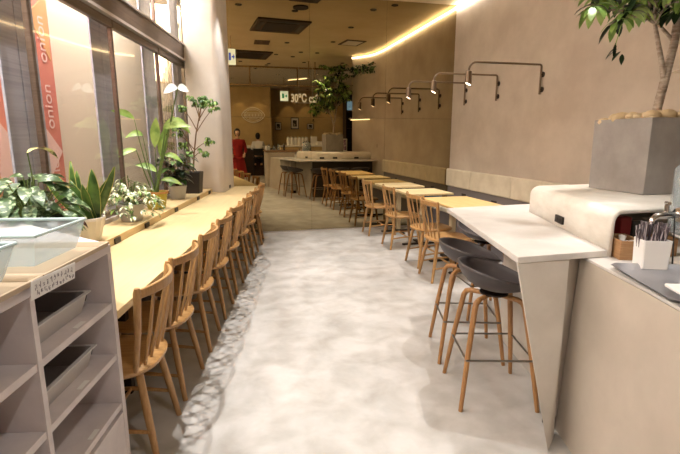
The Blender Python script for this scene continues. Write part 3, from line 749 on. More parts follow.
# schefflera in a black square pot
t=pot_thing('dwarf_umbrella_tree','small umbrella tree with a bushy crown in a black square pot',5.47,1.41)
mb=MB(); vs=[]
for s,z in ((.080,0),(.1,.25),(.090,.25),(.085,.2)): vs+=[(-s,-s,z),(s,-s,z),(s,s,z),(-s,s,z)]
mb.add(vs,[(3,2,1,0)]+[(i*4+k,i*4+(k+1)%4,(i+1)*4+(k+1)%4,(i+1)*4+k) for i in range(3) for k in range(4)])
obj('pot',mb,'blackpot',t,bevel=.004); obj('soil',MB().box((-.087,-.087,.19),(.087,.087,.225)),'soil',t)
lf=MB(); sm=MB(); rb=random.Random(8)
sm.tube([(0,0,.2),(.02,-.02,.45),(.06,-.05,.70),(.12,-.08,.88)],[.011,.009,.008,.006],8)
heads=[]
for p0,p1 in [((.06,-.05,.70),(.14,-.26,1.0)),((.07,-.05,.74),(.12,.10,.98)),((.12,-.08,.88),(.18,-.12,1.10)),((.12,-.08,.88),(.15,-.01,1.08)),((.12,-.08,.86),(.2,-.22,1.06)),((.02,-.02,.45),(-.02,.13,.80)),((.03,-.03,.5),(.0,.16,.70)),((.03,-.03,.5),(.08,-.20,.60)),((.02,-.02,.42),(.0,-.14,.48)),((.12,-.08,.86),(.22,-.05,1.05)),((.12,-.08,.84),(.06,-.14,1.04)),((.02,0,.4),(.05,.10,.56))]:
    sm.tube(curve(p0,p1,(0,0,.02)),[.006,.0055,.005,.0045,.004,.0035,.003],6); heads.append(p1)
for h in heads:
    for w in range(9):
        q=Vector(h)+Vector((rb.uniform(-.06,.06),rb.uniform(-.05,.05),rb.uniform(-.03,.05)))
        for j in range(6):
            th=2*PI*j/6+w; lf.leaf(q,(math.cos(th),math.sin(th),rb.uniform(-.2,.5)),.052*rb.uniform(.8,1.2),.022,droop=5,n=4,mi=0 if rb.random()<.6 else 1)
obj('trunk',sm,'stembrown',t); obj('foliage',lf,['leafmid','leaf'],t,smooth=180)
# calathea
t=pot_thing('calathea','large calathea with striped leaves behind the blue baskets, far left',2.40,1.45)
round_pot(t,.07,.095,.14,'ceramic'); lf=MB(); sm=MB(); rb=random.Random(21)
for i in range(84):
    th=rb.uniform(0,2*PI); q=rb.uniform(.15,1); rr=.20*q; z=.16+.30*(1-q*.3)*rb.uniform(.2,1.1)
    p=Vector((rr*math.cos(th),rr*math.sin(th)*.8,z)); sm.tube(curve((0,0,.13),p,(0,0,.03),4),[.003]*5,5)
    L=rb.uniform(.11,.17); mi=0 if z>.26 or rb.random()<.3 else 1
    lf.leaf(p,(math.cos(th+rb.uniform(-.6,.6)),math.sin(th+rb.uniform(-.6,.6)),rb.uniform(-.1,.45)),L,L*.40,droop=3.0,fold=.2,n=6,mi=mi,up=Vector((-.5,-.25,.8)))
sm.tube(curve((0,0,.13),(.03,0,.56),(.03,0,0)),[.0035]*7,5); lf.leaf((.03,0,.56),(.75,-.2,.55),.21,.055,droop=3,fold=.3,n=7,mi=2)
sm.tube(curve((0,0,.13),(.01,-.03,.44),(.0,0,0)),[.0035]*7,5); lf.leaf((.01,-.03,.44),(.9,-.25,.15),.2,.075,droop=1,n=7,mi=0)
sm.tube(curve((0,0,.13),(-.05,-.05,.42),(.0,0,0)),[.0035]*7,5); lf.leaf((-.1,-.1,.42),(.9,-.4,.05),.22,.08,droop=1,n=7,mi=0)
obj('stalks',sm,'stemgreen',t); obj('leaves',lf,['leafcal','leafcalred','leafcrm'],t,smooth=180)

# ================================================================== TRAY RETURN SHELF
sh=thing('tray_shelf','grey laminate tray return shelf unit in the left foreground','shelf',(0,0,0),LR)
diag=[(.35,.788),(1.765,.788),(2.20,1.295),(2.20,1.30),(2.43,1.54),(.35,1.54)]
def pr(poly,z0,z1): return MB().prism(poly,z0,z1)
VF=.788
obj('top_board',pr([(.35,VF),(1.765,VF),(2.36,1.55),(.35,1.55)],.968,1.0),'shelfgrey',sh,bevel=.002)
obj('end_panel',MB().box((1.735,VF,0),(1.765,1.299,.967)),'shelfgrey',sh)
obj('back_panel',MB().box((.35,1.30,0),(1.765,1.32,.967)),'shelfgrey',sh)
for u in (1.245,.72,.35): obj('divider',MB().box((u,VF,0),(u+.022,1.299,.967)),'shelfgrey',sh,bevel=.001)
for a,b in ((1.268,1.734),(.743,1.244)):
    for z in (.77,.555,.34): obj('shelf_board',MB().prism([(a,VF+.004),(b,VF+.004),(b,1.295),(a,1.295)],z-.024,z),'shelfgrey',sh,bevel=.001)
    d=obj('door',MB().box((a+.002,VF-.001,.03),(b-.002,VF+.018,.30)),'shelfgrey',sh,bevel=.002)
    obj('plinth',MB().box((a,VF+.03,0),(b,VF+.05,.029)),'darkfoot',sh)
for u,z in ((1.52,.771),(1.50,.556),(1.53,.341),(1.0,.771)):
    obj('label_sticker',MB().box((u-.03,VF+.012,z),(u+.03,VF+.03,z+.001)),'paper',sh)
def tub(u0,u1,v0,v1,z,lab,h=.075):
    t=thing('bus_tub',lab,'tub',W((u0+u1)/2,(v0+v1)/2,z+.001),LR,'grey plastic tubs on the tray shelf'); a=(u1-u0)/2;b=(v1-v0)/2
    vs=[]
    for s,zz in ((.88,0),(.97,h-.006),(1.03,h-.004),(1.03,h),(.95,h),(.86,.006)): 
        k=.012*(s-1)*8
        vs+=[(-a*s,-b*s,zz),(a*s,-b*s,zz),(a*s,b*s,zz),(-a*s,b*s,zz)]
    tb=MB().add(vs[:20],[(3,2,1,0)]+[(i*4+k,i*4+(k+1)%4,(i+1)*4+(k+1)%4,(i+1)*4+k) for i in range(4) for k in range(4)])
    obj('tub_body',tb,'bus',t)
    obj('tub_inside',MB().add(vs[16:24],[(k,(k+1)%4,4+(k+1)%4,4+k) for k in range(4)]+[(4,5,6,7)]),'busshade',t)
    obj('clip',MB().tube([(a*1.0,-b*.9,h*.9),(a*1.0+.012,-b*.9,h*.7),(a*1.0,-b*.9,h*.5)],.004,6),'black',t)
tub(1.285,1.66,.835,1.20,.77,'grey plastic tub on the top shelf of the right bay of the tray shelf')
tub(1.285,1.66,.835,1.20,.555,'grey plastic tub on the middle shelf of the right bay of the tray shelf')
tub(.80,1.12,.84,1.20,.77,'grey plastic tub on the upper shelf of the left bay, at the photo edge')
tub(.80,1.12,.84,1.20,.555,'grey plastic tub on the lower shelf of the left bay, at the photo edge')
def strays(u0,u1,v0,v1,z,lab):
    t=thing('serving_tray',lab,'tray',W((u0+u1)/2,(v0+v1)/2,z),LR,'serving trays on the tray shelf'); a=(u1-u0)/2;b=(v1-v0)/2
    obj('tray_base',MB().box((-a+.01,-b+.01,0),(a-.01,b-.01,.004)),'traybeige',t)
    vs=[]
    for s,zz in ((0,0),(-.006,.018),(.0,.02),(.012,.004)): vs+=[(-a+s,-b+s,zz),(a-s,-b+s,zz),(a-s,b-s,zz),(-a+s,b-s,zz)]
    obj('tray_rim',MB().add(vs,[(i*4+k,i*4+(k+1)%4,((i+1)%4)*4+(k+1)%4,((i+1)%4)*4+k) for i in range(4) for k in range(4)]),'traybeige',t,bevel=.002)
strays(1.30,1.715,.775,1.27,1.001,'beige serving tray under the larger blue basket on the tray shelf')
strays(.84,1.285,.775,1.27,1.001,'beige serving tray under the left basket on the tray shelf')
def basket(u0,u1,v0,v1,z,lab,h=.10):
    t=thing('mesh_basket',lab,'basket',W((u0+u1)/2,(v0+v1)/2,z),LR,'pale blue baskets on the tray shelf'); a=(u1-u0)/2;b=(v1-v0)/2
    vs=[]
    for s,zz in ((-.03,.0),(-.022,.02),(0,h)): vs+=[(-a-s,-b-s,zz),(a+s,-b-s,zz),(a+s,b+s,zz),(-a-s,b+s,zz)]
    obj('basket_body',MB().add(vs,[(3,2,1,0)]+[(i*4+k,i*4+(k+1)%4,(i+1)*4+(k+1)%4,(i+1)*4+k) for i in range(2) for k in range(4)]),'basket',t,smooth=0)
    mb=MB(); c=[(-a,-b,h),(a,-b,h),(a,b,h),(-a,b,h),(-a,-b,h)]
    for p,q in zip(c,c[1:]): mb.tube([p,q],.0055,8)
    for p in c[:4]: mb.ball(p,.006,8,6)
    obj('basket_rim',mb,'basketrim',t)
basket(1.365,1.67,.825,1.24,1.016,'larger pale blue translucent basket on the tray shelf nearest the snake plant')
basket(.95,1.275,.825,1.24,1.016,'pale blue translucent basket cut by the left edge of the photo')
pn=tag(obj('paper_notice',MB().add([(1.225,.7655,1.020),(1.455,.7655,1.012),(1.445,.7665,.962),(1.215,.7665,.968),(1.225,.7645,1.020),(1.455,.7645,1.012),(1.445,.7655,.962),(1.215,.7655,.968)],[(0,1,2,3),(7,6,5,4),(0,4,5,1),(1,5,6,2),(2,6,7,3),(3,7,4,0)]),'paper',rotz=LR,smooth=0),
       'handwritten white paper notice stuck on the front edge of the tray shelf','notice')
rk=random.Random(2); mb=MB()
for row,(z0,n) in enumerate(((1.000,11),(.981,11))):
    for k in range(n):
        u=1.238+k*.0185+row*.006; zb=z0-.0005*k
        for s in range(4):
            x0=u+rk.uniform(0,.011); zz=zb+rk.uniform(-.006,.006)
            if s%2: mb.box((x0-.0004,.7637,zz-.004),(x0+.0004,.7646,zz+.004))
            else: mb.box((u,.7637,zz-.0004),(u+.009,.7646,zz+.0004))
obj('handwriting',mb,'ink',pn,smooth=0)

# ================================================================== THINGS ON THE SERVICE COUNTER
def wood_box(x,y,w,d,h,rz,lab):
    t=thing('wooden_box',lab,'box',(x,y,ZS+.001),R(rz),'wooden boxes on the service counter'); k=.009
    obj('base',MB().box((-w,-d,0),(w,d,.006)),'boxwood',t)
    for nm,lo,hi in (('side_board',(-w,-d,.006),(-w+k,d,h)),('side_board',(w-k,-d,.006),(w,d,h)),('side_board',(-w+k,-d,.006),(w-k,-d+k,h)),('side_board',(-w+k,d-k,.006),(w-k,d,h))):
        obj(nm,MB().box(lo,hi),'boxwood',t,bevel=.001)
    return t
wood_box(1.722,1.675,.05,.09,.085,-19.6,'open wooden box holding creamer cups beside the cement hood')
wood_box(1.90,1.66,.06,.05,.085,-20,'wooden box behind the straw holder at the right edge')
rk=random.Random(6)
for i,(dx,dy,dz) in enumerate([(-.02,-.055,.03),(.015,-.03,.035),(-.015,.0,.03),(.015,.035,.03),(-.02,.06,.03),(.01,-.07,.05),(.0,.01,.055)]):
    q=Matrix.Rotation(R(-19.6),3,'Z')@Vector((dx,dy,0)); t=thing('creamer_cup','small white creamer cup in the open wooden box','cup',(1.722+q.x,1.675+q.y,ZS+dz+.012),rk.uniform(0,3),'creamer cups in the wooden box')
    t.rotation_euler=(rk.uniform(-.5,.5),rk.uniform(-.5,.5),0)
    obj('cup_body',MB().lathe([(.011,0),(.016,.022),(.0165,.024),(.012,.024)],18),'white',t); obj('foil_lid',MB().lathe([(.019,.0242),(.019,.0255),(.005,.0256)],18),'chrome',t)
hol=thing('straw_holder','white paper-wrapped holder packed with wrapped straws','holder',(1.665,1.475,ZS+.006),R(-20))
vs=[]
for s,z in ((.050,0),(.054,.118),(.050,.118),(.046,.01)): vs+=[(s*sx,s*sy*.8,z) for sx,sy in ((-1,-.9),(-.9,-1),(.9,-1),(1,-.9),(1,.9),(.9,1),(-.9,1),(-1,.9))]
obj('holder_sleeve',MB().add(vs,[tuple(range(8))[::-1]]+[(i*8+k,i*8+(k+1)%8,(i+1)*8+(k+1)%8,(i+1)*8+k) for i in range(3) for k in range(8)]+[tuple(range(24,32))]),'paper',hol,smooth=30)
for i in range(46):
    x=rk.uniform(-.040,.040); y=rk.uniform(-.028,.028); a=rk.uniform(-.25,.35)
    mb=MB().tube([(x,y,.012),(x+.16*math.sin(a)*.6,y,.160+rk.uniform(0,.03))],.0042,6)
    obj('wrapped_straw',mb,'sachet',hol)
# metal tray
mt=thing('metal_tray','shiny metal tray at the edge of the service counter','tray',(1.585,1.25,ZS+.001),R(-20))
vs=[]; hx,hy=.165,.225
for s,z in ((-.02,0),(-.004,.014),(.006,.018),(.006,.02),(-.006,.016),(-.022,.003)):
    a,b=hx+s,hy+s; c=.03
    vs+=[(-a,-b+c,z),(-a+c,-b,z),(a-c,-b,z),(a,-b+c,z),(a,b-c,z),(a-c,b,z),(-a+c,b,z),(-a,b-c,z)]
obj('tray_body',MB().add(vs,[tuple(range(8))[::-1]]+[(i*8+k,i*8+(k+1)%8,(i+1)*8+(k+1)%8,(i+1)*8+k) for i in range(5) for k in range(8)]+[tuple(range(40,48))]),'foil',mt,smooth=50)
cd=tag(obj('menu_card',MB().prism([(0,0),(-.05,-.125),(.13,-.19),(.18,-.065)],.0,.012),'white',loc=(1.445,1.215,ZS+.022),bevel=.004),'thick white card lying on the metal tray','card')
# water dispenser
wd=thing('water_dispenser','glass water dispenser with a metal tap at the right edge','dispenser',(1.925,1.485,ZS+.001))
obj('stand',MB().lathe([(.10,0),(.10,.006),(.06,.012),(.055,.10),(.10,.115),(.105,.125),(.0,.126)],36),'white',wd)
obj('glass_jar',MB().lathe([(.108,.127),(.118,.135),(.122,.15),(.122,.40),(.10,.43),(.09,.44),(.085,.435),(.115,.39),(.116,.155),(.05,.14)],40),'jar',wd,smooth=40)
obj('water',MB().lathe([(.05,.142),(.114,.158),(.114,.31),(.01,.311)],40),glass_mat('water',(.9,.94,.95),1.33,body=.08),wd)
obj('lid',MB().lathe([(.10,.436),(.102,.45),(.05,.458),(.015,.462),(.015,.485),(.0,.487)],30),'chrome',wd)
dd=Vector((-.97,.05,0)).normalized()
def dp(a,z,s=0): return (dd.x*a - dd.y*s, dd.y*a + dd.x*s, z)
tap=obj('tap',MB().tube([dp(.118,.215),dp(.128,.215)],.030,20).tube([dp(.128,.215),dp(.15,.215),dp(.20,.215),dp(.235,.212),dp(.25,.200),dp(.255,.180)],[.013,.015,.017,.014,.012,.011],14),'chrome',wd)
obj('tap_handle',MB().tube([dp(.19,.228),dp(.19,.260)],.009,12).tube([dp(.175,.264,-.02),dp(.20,.267,.02)],.0075,10),'chrome',tap)
cb_=curve((1.925+dd.x*.15,1.485+dd.y*.15,ZS+.24),(1.925+dd.x*.215,1.485+dd.y*.215-.08,ZS+.03),(-.01,-.01,0),8)
tag(obj('black_cord',MB().tube([(1.925+dd.x*.15,1.485+dd.y*.15+.02,ZS+.20)]+[tuple(p) for p in cb_],.003,8),'black'),'thin black cord looped over the dispenser tap','cord')

# ================================================================== CEILING FITTINGS
def ac(x,y,w,d,rz,lab):
    t=thing('air_conditioner',lab,'air conditioner',(x,y,CH),R(rz),'ceiling air conditioners')
    obj('frame',MB().box((-w,-d,-.03),(w,d,-.0005)),'acframe',t,bevel=.01)
    obj('grille',MB().box((-w*.6,-d*.6,-.036),(w*.6,d*.6,-.0305)),'acdark',t)
    for lo,hi in (((-w*.85,-d*.6),(-w*.68,d*.6)),((w*.68,-d*.6),(w*.85,d*.6)),((-w*.6,-d*.85),(w*.6,-d*.68)),((-w*.6,d*.68),(w*.6,d*.85))): obj('louvre',MB().box((*lo,-.034),(*hi,-.0305)),'black',t)
ac(.92,4.94,.47,.47,-6,'dark square ceiling air conditioner above the aisle, the larger in the mirror')
ac(.48,1.95,.50,.50,-6,'dark square ceiling air conditioner seen left in the mirror by the column')
ac(1.12,6.66,.22,.14,-6,'small dark ceiling unit at the top of the mirror')
tag(obj('ceiling_speaker',MB().lathe([(.12,-.02),(.12,-.001),(.01,-.0005)],28),'acdark',loc=(1.12,6.18,CH-.0005)),'round dark speaker on the ceiling near the mirror','speaker')
tag(obj('ceiling_vent',MB().box((-.16,-.2,-.012),(.16,.2,-.001)),'acframe',loc=(.70,3.42,CH),bevel=.003),'brown rectangular vent in the ceiling between the two air conditioners','vent')
t=thing('ceiling_panel_light','square recessed ceiling hatch, pale in the middle, near the right wall','hatch',(2.56,3.80,CH),R(-8))
obj('frame',MB().box((-.22,-.26,-.012),(.22,.26,-.001)),'acframe',t); obj('diffuser',MB().box((-.17,-.2,-.015),(.17,.2,-.0125)),'ceilingwhite',t)
def downlight(x,y,lab,aim=None,power=0,color=(1,.86,.68),size=R(60),blend=.6,lens='dlens',soft=.04,grp='small recessed ceiling downlights'):
    t=thing('downlight',lab,'downlight',(x,y,CH),0,grp)
    obj('trim_ring',MB().lathe([(.040,-.001),(.052,-.001),(.052,-.010),(.042,-.012),(.038,-.004)],24),'acdark',t)
    obj('lens',MB().lathe([(.036,-.0005),(.036,-.004),(.001,-.0045)],24),lens,t)
    if power:
        l=bpy.data.lights.new('spot','SPOT'); l.energy=power; l.color=color; l.spot_size=size; l.spot_blend=blend; l.shadow_soft_size=soft
        lo=bpy.data.objects.new('spot_light',l); COL.objects.link(lo); lo.location=(x,y,CH-.05)
        d=(Vector(aim if aim else (x,y,0))-Vector((x,y,CH))); lo.rotation_euler=d.to_track_quat('-Z','Y').to_euler()
WARM=(1,.83,.62); NEU=(1,.965,.925)
AISLE=[]
# over the left counter, washing the counter and the aisle floor
for i,u in enumerate((1.3,2.3,3.3,4.3,5.3,6.3)):
    p=W(min(u,6.05),1.15 if u<6 else .85); a=p*1.0
    downlight(p.x,p.y,['downlight over the tray shelf end of the left counter','downlight over the left counter near the calathea','downlight over the left counter above the snake plant','downlight over the left counter above the paddle-leaf plant','downlight over the left counter above the rubber plant','downlight over the left counter next to the mirror'][i],
        (a.x,a.y,0),(255,245,225,210,115,115)[i],NEU,R(66),.6,soft=.025)
for i,(x,y) in enumerate(((1.05,.7),(1.12,2.1),(1.22,3.5),(1.32,4.8),(1.06,5.95))):
    downlight(x,y,'downlight over the aisle, '+['behind the camera','level with the bar stools','level with the bar end','level with the middle table','closest to the mirror'][i],(x+.02,y,0),(0,0,0,0,0)[i],NEU,R(52),.85,soft=.03)
downlight(.75,-.25,'added fill downlight just behind the camera, aimed at the tray shelf',(-.5,1.2,.6),90,NEU,R(70),.9)  # extra lamp added to brighten the front of the tray shelf
for i,(x,y) in enumerate(((1.95,1.1),(2.05,2.5),(2.15,3.8),(2.2,5.1),(2.25,6.3))):
    downlight(x,y,'downlight on the right side, '+['above the service counter','above the bar hood','above the gap between bar and tables','above the middle pale table','above the table at the mirror'][i],(x,y,0),(150,190,200,190,150)[i],NEU,R(61),.6,soft=.025)
for i,(x,y) in enumerate(((1.66,2.51),(1.55,1.88),(2.97,1.22),(1.01,.45),(.30,.91),(2.5,6.6))):
    downlight(x,y,'unlit downlight near the ceiling frame, '+['right one of a pair','left one of a pair','by the ivy','over the aisle centre','by the left edge','in the mirror corner'][i])
# hall downlights (bright lens, seen in the mirror)
for i,(x,y,ax,ay,pw) in enumerate(((1.5,-1.4,1.5,-1.2,60),(2.7,-1.0,2.7,-1.4,45),(.1,-2.6,.1,-2.6,30))):
    downlight(x,y,'bright round downlight in the pale hall ceiling, '+['in the middle','towards the tree','towards the left'][i],(ax,ay,0),pw,WARM,R(110),.8,'dlens2',grp='bright hall downlights')
for i,(x,y,pw) in enumerate(((.35,-4.55,26),(1.05,-4.55,26),(2.35,-5.5,26),(3.1,-5.5,26),(4.1,-5.5,26))):
    downlight(x,y,'downlight washing the ochre back wall, '+['left of the line emblem','right of the line emblem','left above the pictures','middle above the pictures','right above the pictures'][i],(x,y-.62,1.3),pw,(1,.78,.5),R(52),.5,grp='wall washing downlights')
# LED cove along the right wall
mb=MB(); lp=[(x-.035,y) for x,y in path[0:4]]+[(3.335,2.98),(3.275,2.79),(3.17,2.61),(3.05,2.45),(2.95,2.33)]
lp[0]=(lp[0][0],MY-.01)
for a,b in zip(lp,lp[1:]): mb.box((0,0,0),(0,0,0)) if False else mb.tube([(a[0],a[1],CH-.06),(b[0],b[1],CH-.06)],.020,8)
tag(obj('led_strip',mb,'led'),'glowing warm LED strip running along the top of the right wall','light strip')
tag(obj('led_strip',MB().tube([Vector((a,b,CH-.03)) for a,b in ((1.95,-2.5),(2.5,-1.9))],.012,8),'niche'),'straight LED line on the pale hall ceiling behind the hanging frame','light strip')

# ivy along the top of the curling wall end
iv=thing('ivy','trailing artificial ivy along the top of the curled wall end','ivy',(3.1,2.45,3.12))
rv=random.Random(14); lf=MB(); sm=MB()
pth=[Vector((3.33,3.05,3.13))-iv.location,Vector((3.24,2.78,3.12))-iv.location,Vector((3.12,2.56,3.10))-iv.location,Vector((2.96,2.33,3.08))-iv.location,Vector((2.72,2.16,3.05))-iv.location,Vector((2.55,2.05,3.04))-iv.location]
sm.tube([tuple(p) for p in pth],.008,6)
for i in range(300):
    s=rv.uniform(0,4.999); k=int(s); p=pth[k].lerp(pth[k+1],s-k)+Vector((rv.uniform(-.10,.02),rv.uniform(-.05,.08),rv.uniform(-.17,.06)))
    th=rv.uniform(0,6.28); L=rv.uniform(.04,.07); lf.leaf(p,(math.cos(th),math.sin(th),rv.uniform(-.6,.3)),L,L*.85,droop=4,n=4,mi=0 if rv.random()<.6 else 1)
obj('vine',sm,'stembrown',iv); obj('leaves',lf,['leafdark','leafmid'],iv,smooth=180)
sf=thing('wall_shelf','narrow shelf with a glowing underside on the curled wall end','shelf',(0,0,1.88))
q=[(3.30,2.80),(3.18,2.60),(3.06,2.44),(2.96,2.30)]
dn=Vector((-.80,.6)).normalized()
mb=MB(); o_=[(x+dn.x*.14,y+dn.y*.14) for x,y in q]
mb.prism(q+o_[::-1],0,.03); obj('board',mb,'wallplaster',sf)
mb=MB()
for a,b in zip(q,q[1:]): mb.tube([(a[0]+dn.x*.05,a[1]+dn.y*.05,-.012),(b[0]+dn.x*.05,b[1]+dn.y*.05,-.012)],.009,8)
obj('light_line',mb,'niche',sf)
tag(obj('light_switch',MB().box((3.378,3.05,1.2),(3.384,3.09,1.28)),'outlet',bevel=.001),'small dark switch plate on the curling right wall','switch')
# pipes hanging from the ceiling behind the frame
for x,y,l in ((2.05,1.24,'left of two thin ochre rods hanging from the ceiling beside the tree'),(2.24,1.12,'right of two thin ochre rods hanging from the ceiling beside the tree')):
    tag(obj('hanging_rod',MB().tube([(0,0,-.001),(0,0,-.42)],.012,8).lathe([(.03,-.006),(.03,-.001)],14),'pipe',loc=(x,y,CH)),l,'rod','thin hanging ochre rods')
# illuminated signs
def sign(x,y,zc,w,h,rod,lab,blue=False):
    t=thing('exit_sign',lab,'sign',(x,y,zc))
    obj('sign_box',MB().box((-w,-.03,-h),(w,.03,h)),'sign',t,bevel=.004)
    obj('hanging_rod',MB().tube([(0,0,h),(0,0,CH-zc-.001)],.008,8),'pipe',t)
    for s in (1,-1):
        m='signblue' if blue else 'signgreen'; yy=s*.0325
        # running figure and arrow pictogram
        obj('pictogram',MB().box((-w*.55,yy-.002,-h*.45),(-w*.05,yy+.002,h*.5)).box((w*.1,yy-.002,-h*.1),(w*.55,yy+.002,h*.1))
            .add([(w*.45,yy-.002,-h*.4),(w*.8,yy-.002,0),(w*.45,yy-.002,h*.4),(w*.45,yy+.002,-h*.4),(w*.8,yy+.002,0),(w*.45,yy+.002,h*.4)],[(0,1,2),(5,4,3),(0,3,4,1),(1,4,5,2),(2,5,3,0)]),m,t,smooth=0)
sign(1.75,-2.0,2.80,.13,.155,1,'small lit green and white exit sign hanging in the hall')
sign(.055,3.9,3.0,.085,.15,1,'lit blue and white hanging sign beside the column',True)
# café letters, readable in the mirror
lt=thing('hanging_letters','white cut-out café letters hanging in front of the tree','sign',(2.10,.35,2.50))
text_mesh('lettering','30\u2103 cafe',.31,'letters',lt,loc=(.0,0,.03),rot=(PI/2,0,0),extrude=.008,bold=.007,sx=.68)
obj('support_bar',MB().tube([(-.33,.012,-.09),(.36,.012,-.09)],.006,8).tube([(-.2,.012,-.09),(-.2,.012,CH-2.50-.001)],.003,6).tube([(.2,.012,-.09),(.2,.012,CH-2.50-.001)],.003,6),'white',lt)
# line emblem on the back wall
em=thing('wall_emblem','large white line emblem painted on the ochre back wall','emblem',(.85,-4.992,2.32))
mb=MB()
def oval(cx,cz,rx,rz_,t=.010,pw=1.0,n=40):
    pts=[]
    for k in range(n+1):
        th=2*PI*k/n; c,s=math.cos(th),math.sin(th); pts.append((cx+rx*(abs(c)**pw)*(1 if c>=0 else -1),0,cz+rz_*(abs(s)**pw)*(1 if s>=0 else -1)))
    for a,b in zip(pts,pts[1:]): mb.tube([a,b],t,5)
oval(0,0,.44,.29,.017,1.25); oval(0,0,.34,.235,.010,1.15)
for z in (-.085,.085): mb.tube([(-.40,0,z),(.40,0,z)],.012,5)
for z in (-.16,.17,.21): mb.tube([(-.2,0,z),(.2,0,z)],.005,5)
for k in range(12): x=-.34+k*.062; mb.box((x-.018,-.004,-.05),(x+.018,.004,.05)) if k%2 else oval(x,0,.02,.05,.006,1,12)
for k in range(9): x=-.15+k*.038; mb.box((x-.008,-.004,-.15),(x+.008,.004,-.11))
obj('emblem_lines',mb,'linelogo',em,smooth=0)
# framed pictures
for i,(x,z,w,h) in enumerate(((1.92,1.93,.13,.165),(2.62,2.05,.17,.24),(3.28,1.93,.14,.115))):
    t=thing('framed_picture',['small upright framed photo, leftmost on the ochre wall','largest framed photo in the middle of the ochre wall','small wide framed photo, rightmost on the ochre wall'][i],'picture',(x,-5.985,z),0,'framed photos on the back wall')
    obj('frame',MB().box((-w,-.012,-h),(w,.012,h)),'black',t,bevel=.004); obj('mat_board',MB().box((-w*.84,.0122,-h*.86),(w*.84,.015,h*.86)),'paper',t); obj('print',MB().box((-w*.5,.0152,-h*.55),(w*.5,.017,h*.55)),'picture',t)
# staff counter with jugs and boxes
sc=thing('display_counter','long staff counter behind the camera carrying white jugs','counter',(3.0,-2.4,0))
obj('body',MB().box((-1.4,-.35,0),(1.6,.35,1.14)),'backwall',sc,bevel=.01); obj('worktop',MB().box((-1.42,-.37,1.141),(1.62,.37,1.18)),'white',sc,bevel=.006)
def jug(): 
    t=thing('water_jug','j','jug'); obj('jug_body',MB().lathe([(.055,0),(.06,.01),(.06,.22),(.05,.26),(.052,.27)],22),'white',t); obj('handle',MB().tube([(.055,0,.22),(.10,0,.20),(.10,0,.09),(.058,0,.06)],.008,8),'white',t); obj('lid',MB().lathe([(.053,.271),(.045,.29),(.012,.293),(.010,.31)],20),'steel',t); return t
jg=jug()
for i in range(6):
    l='white water jug in the row on the staff counter, '+['first from the left','second from the left','third from the left','fourth from the left','fifth from the left','last on the right'][i]
    if i==0: jg.rotation_euler=(0,0,R(85)); jg.location=(1.90,-2.3,1.181); jg['label']=l; jg['group']='white water jugs on the staff counter'
    else: dup(jg,(1.90+i*.125,-2.3+.02*(i%2),1.181),R(90+7*i),l,'white water jugs on the staff counter')
tag(obj('white_carton',MB().box((-.11,-.08,0),(.11,.08,.30)),'white',loc=(2.78,-2.3,1.181),bevel=.006),'tall white carton standing right of the jugs','box')
tag(obj('white_carton',MB().box((-.15,-.10,0),(.15,.10,.14)),'white',loc=(3.02,-2.24,1.181),bevel=.006),'low white carton beside the tall one','box')
tag(obj('white_bowl',MB().lathe([(.05,0),(.12,.07),(.15,.16),(.143,.16),(.11,.07),(.02,.01)],28),'ceramic',loc=(3.36,-2.3,1.181)),'large pale bowl at the right of the staff counter','bowl')
# photo stand and cabinet seen beside the wall end
t=thing('side_cabinet','dark open cabinet beyond the end of the right wall','cabinet',(4.35,-1.72,0))
obj('cabinet_body',MB().box((-.6,-.25,0),(.9,-.22,2.9)).box((-.6,-.22,0),(-.57,.2,2.9)).box((.87,-.22,0),(.9,.2,2.9)),'darkwood',t)
for z in (.0,.75,1.25,1.75,2.3,2.87): obj('shelf_board',MB().box((-.569,-.219,z),(.869,.2,z+.03)),'darkwood',t)
tag(obj('lit_screen',MB().box((3.85,-1.78,2.36),(4.5,-1.76,2.66)),mat('screen',(90,120,160),.4,emit=(120,160,210),estr=1.5,col2=(30,30,40),scale=8)),'bluish glowing screen on the upper shelf of the dark cabinet','screen')
tag(obj('display_table',MB().box((-.3,-.2,.98),(.3,.2,1.01)).box((-.27,-.17,0),(-.23,-.13,.98)).box((.23,-.17,0),(.27,-.13,.98)).box((-.27,.13,0),(-.23,.17,.98)).box((.23,.13,0),(.27,.17,.98)),'table',loc=(3.42,-.6,0)),'tall pale side table holding the framed poster','table')
t=thing('poster_stand','white framed poster with a purple print on the side table','poster',(3.42,-.6,1.011))
obj('frame',MB().box((-.14,-.012,0),(.14,.012,.40)),'white',t,bevel=.003); obj('print',MB().box((-.11,.0125,.04),(.11,.0145,.36)),'purple',t)

# dark counter, high chairs and people in the hall
dc=thing('dark_counter','tall dark wooden counter in the hall below the emblem','counter',(.35,-4.6,0))
obj('body',MB().box((-1.6,-.25,0),(1.15,.2,1.02)),'darkwood',dc); obj('worktop',MB().box((-1.62,-.27,1.021),(1.17,.24,1.05)),'darkwood',dc,bevel=.003)
def hchair():
    t=thing('high_chair','h','chair')
    obj('seat',MB().box((-.2,-.2,.70),(.2,.2,.74)),'black',t,bevel=.012); obj('backrest',MB().box((-.2,-.215,.80),(.2,-.19,1.05)),'black',t,bevel=.01)
    for sx in (-1,1):
        for sy in (-1,1): obj('leg',MB().tube([(sx*.2,sy*.2,0),(sx*.17,sy*.17,.70)],.014,8),'black',t)
        obj('back_post',MB().tube([(sx*.17,-.18,.74),(sx*.18,-.20,1.04)],.013,8),'black',t)
    obj('footrest',MB().box((-.19,.17,.28),(.19,.19,.30)),'black',t); return t
hc=hchair()
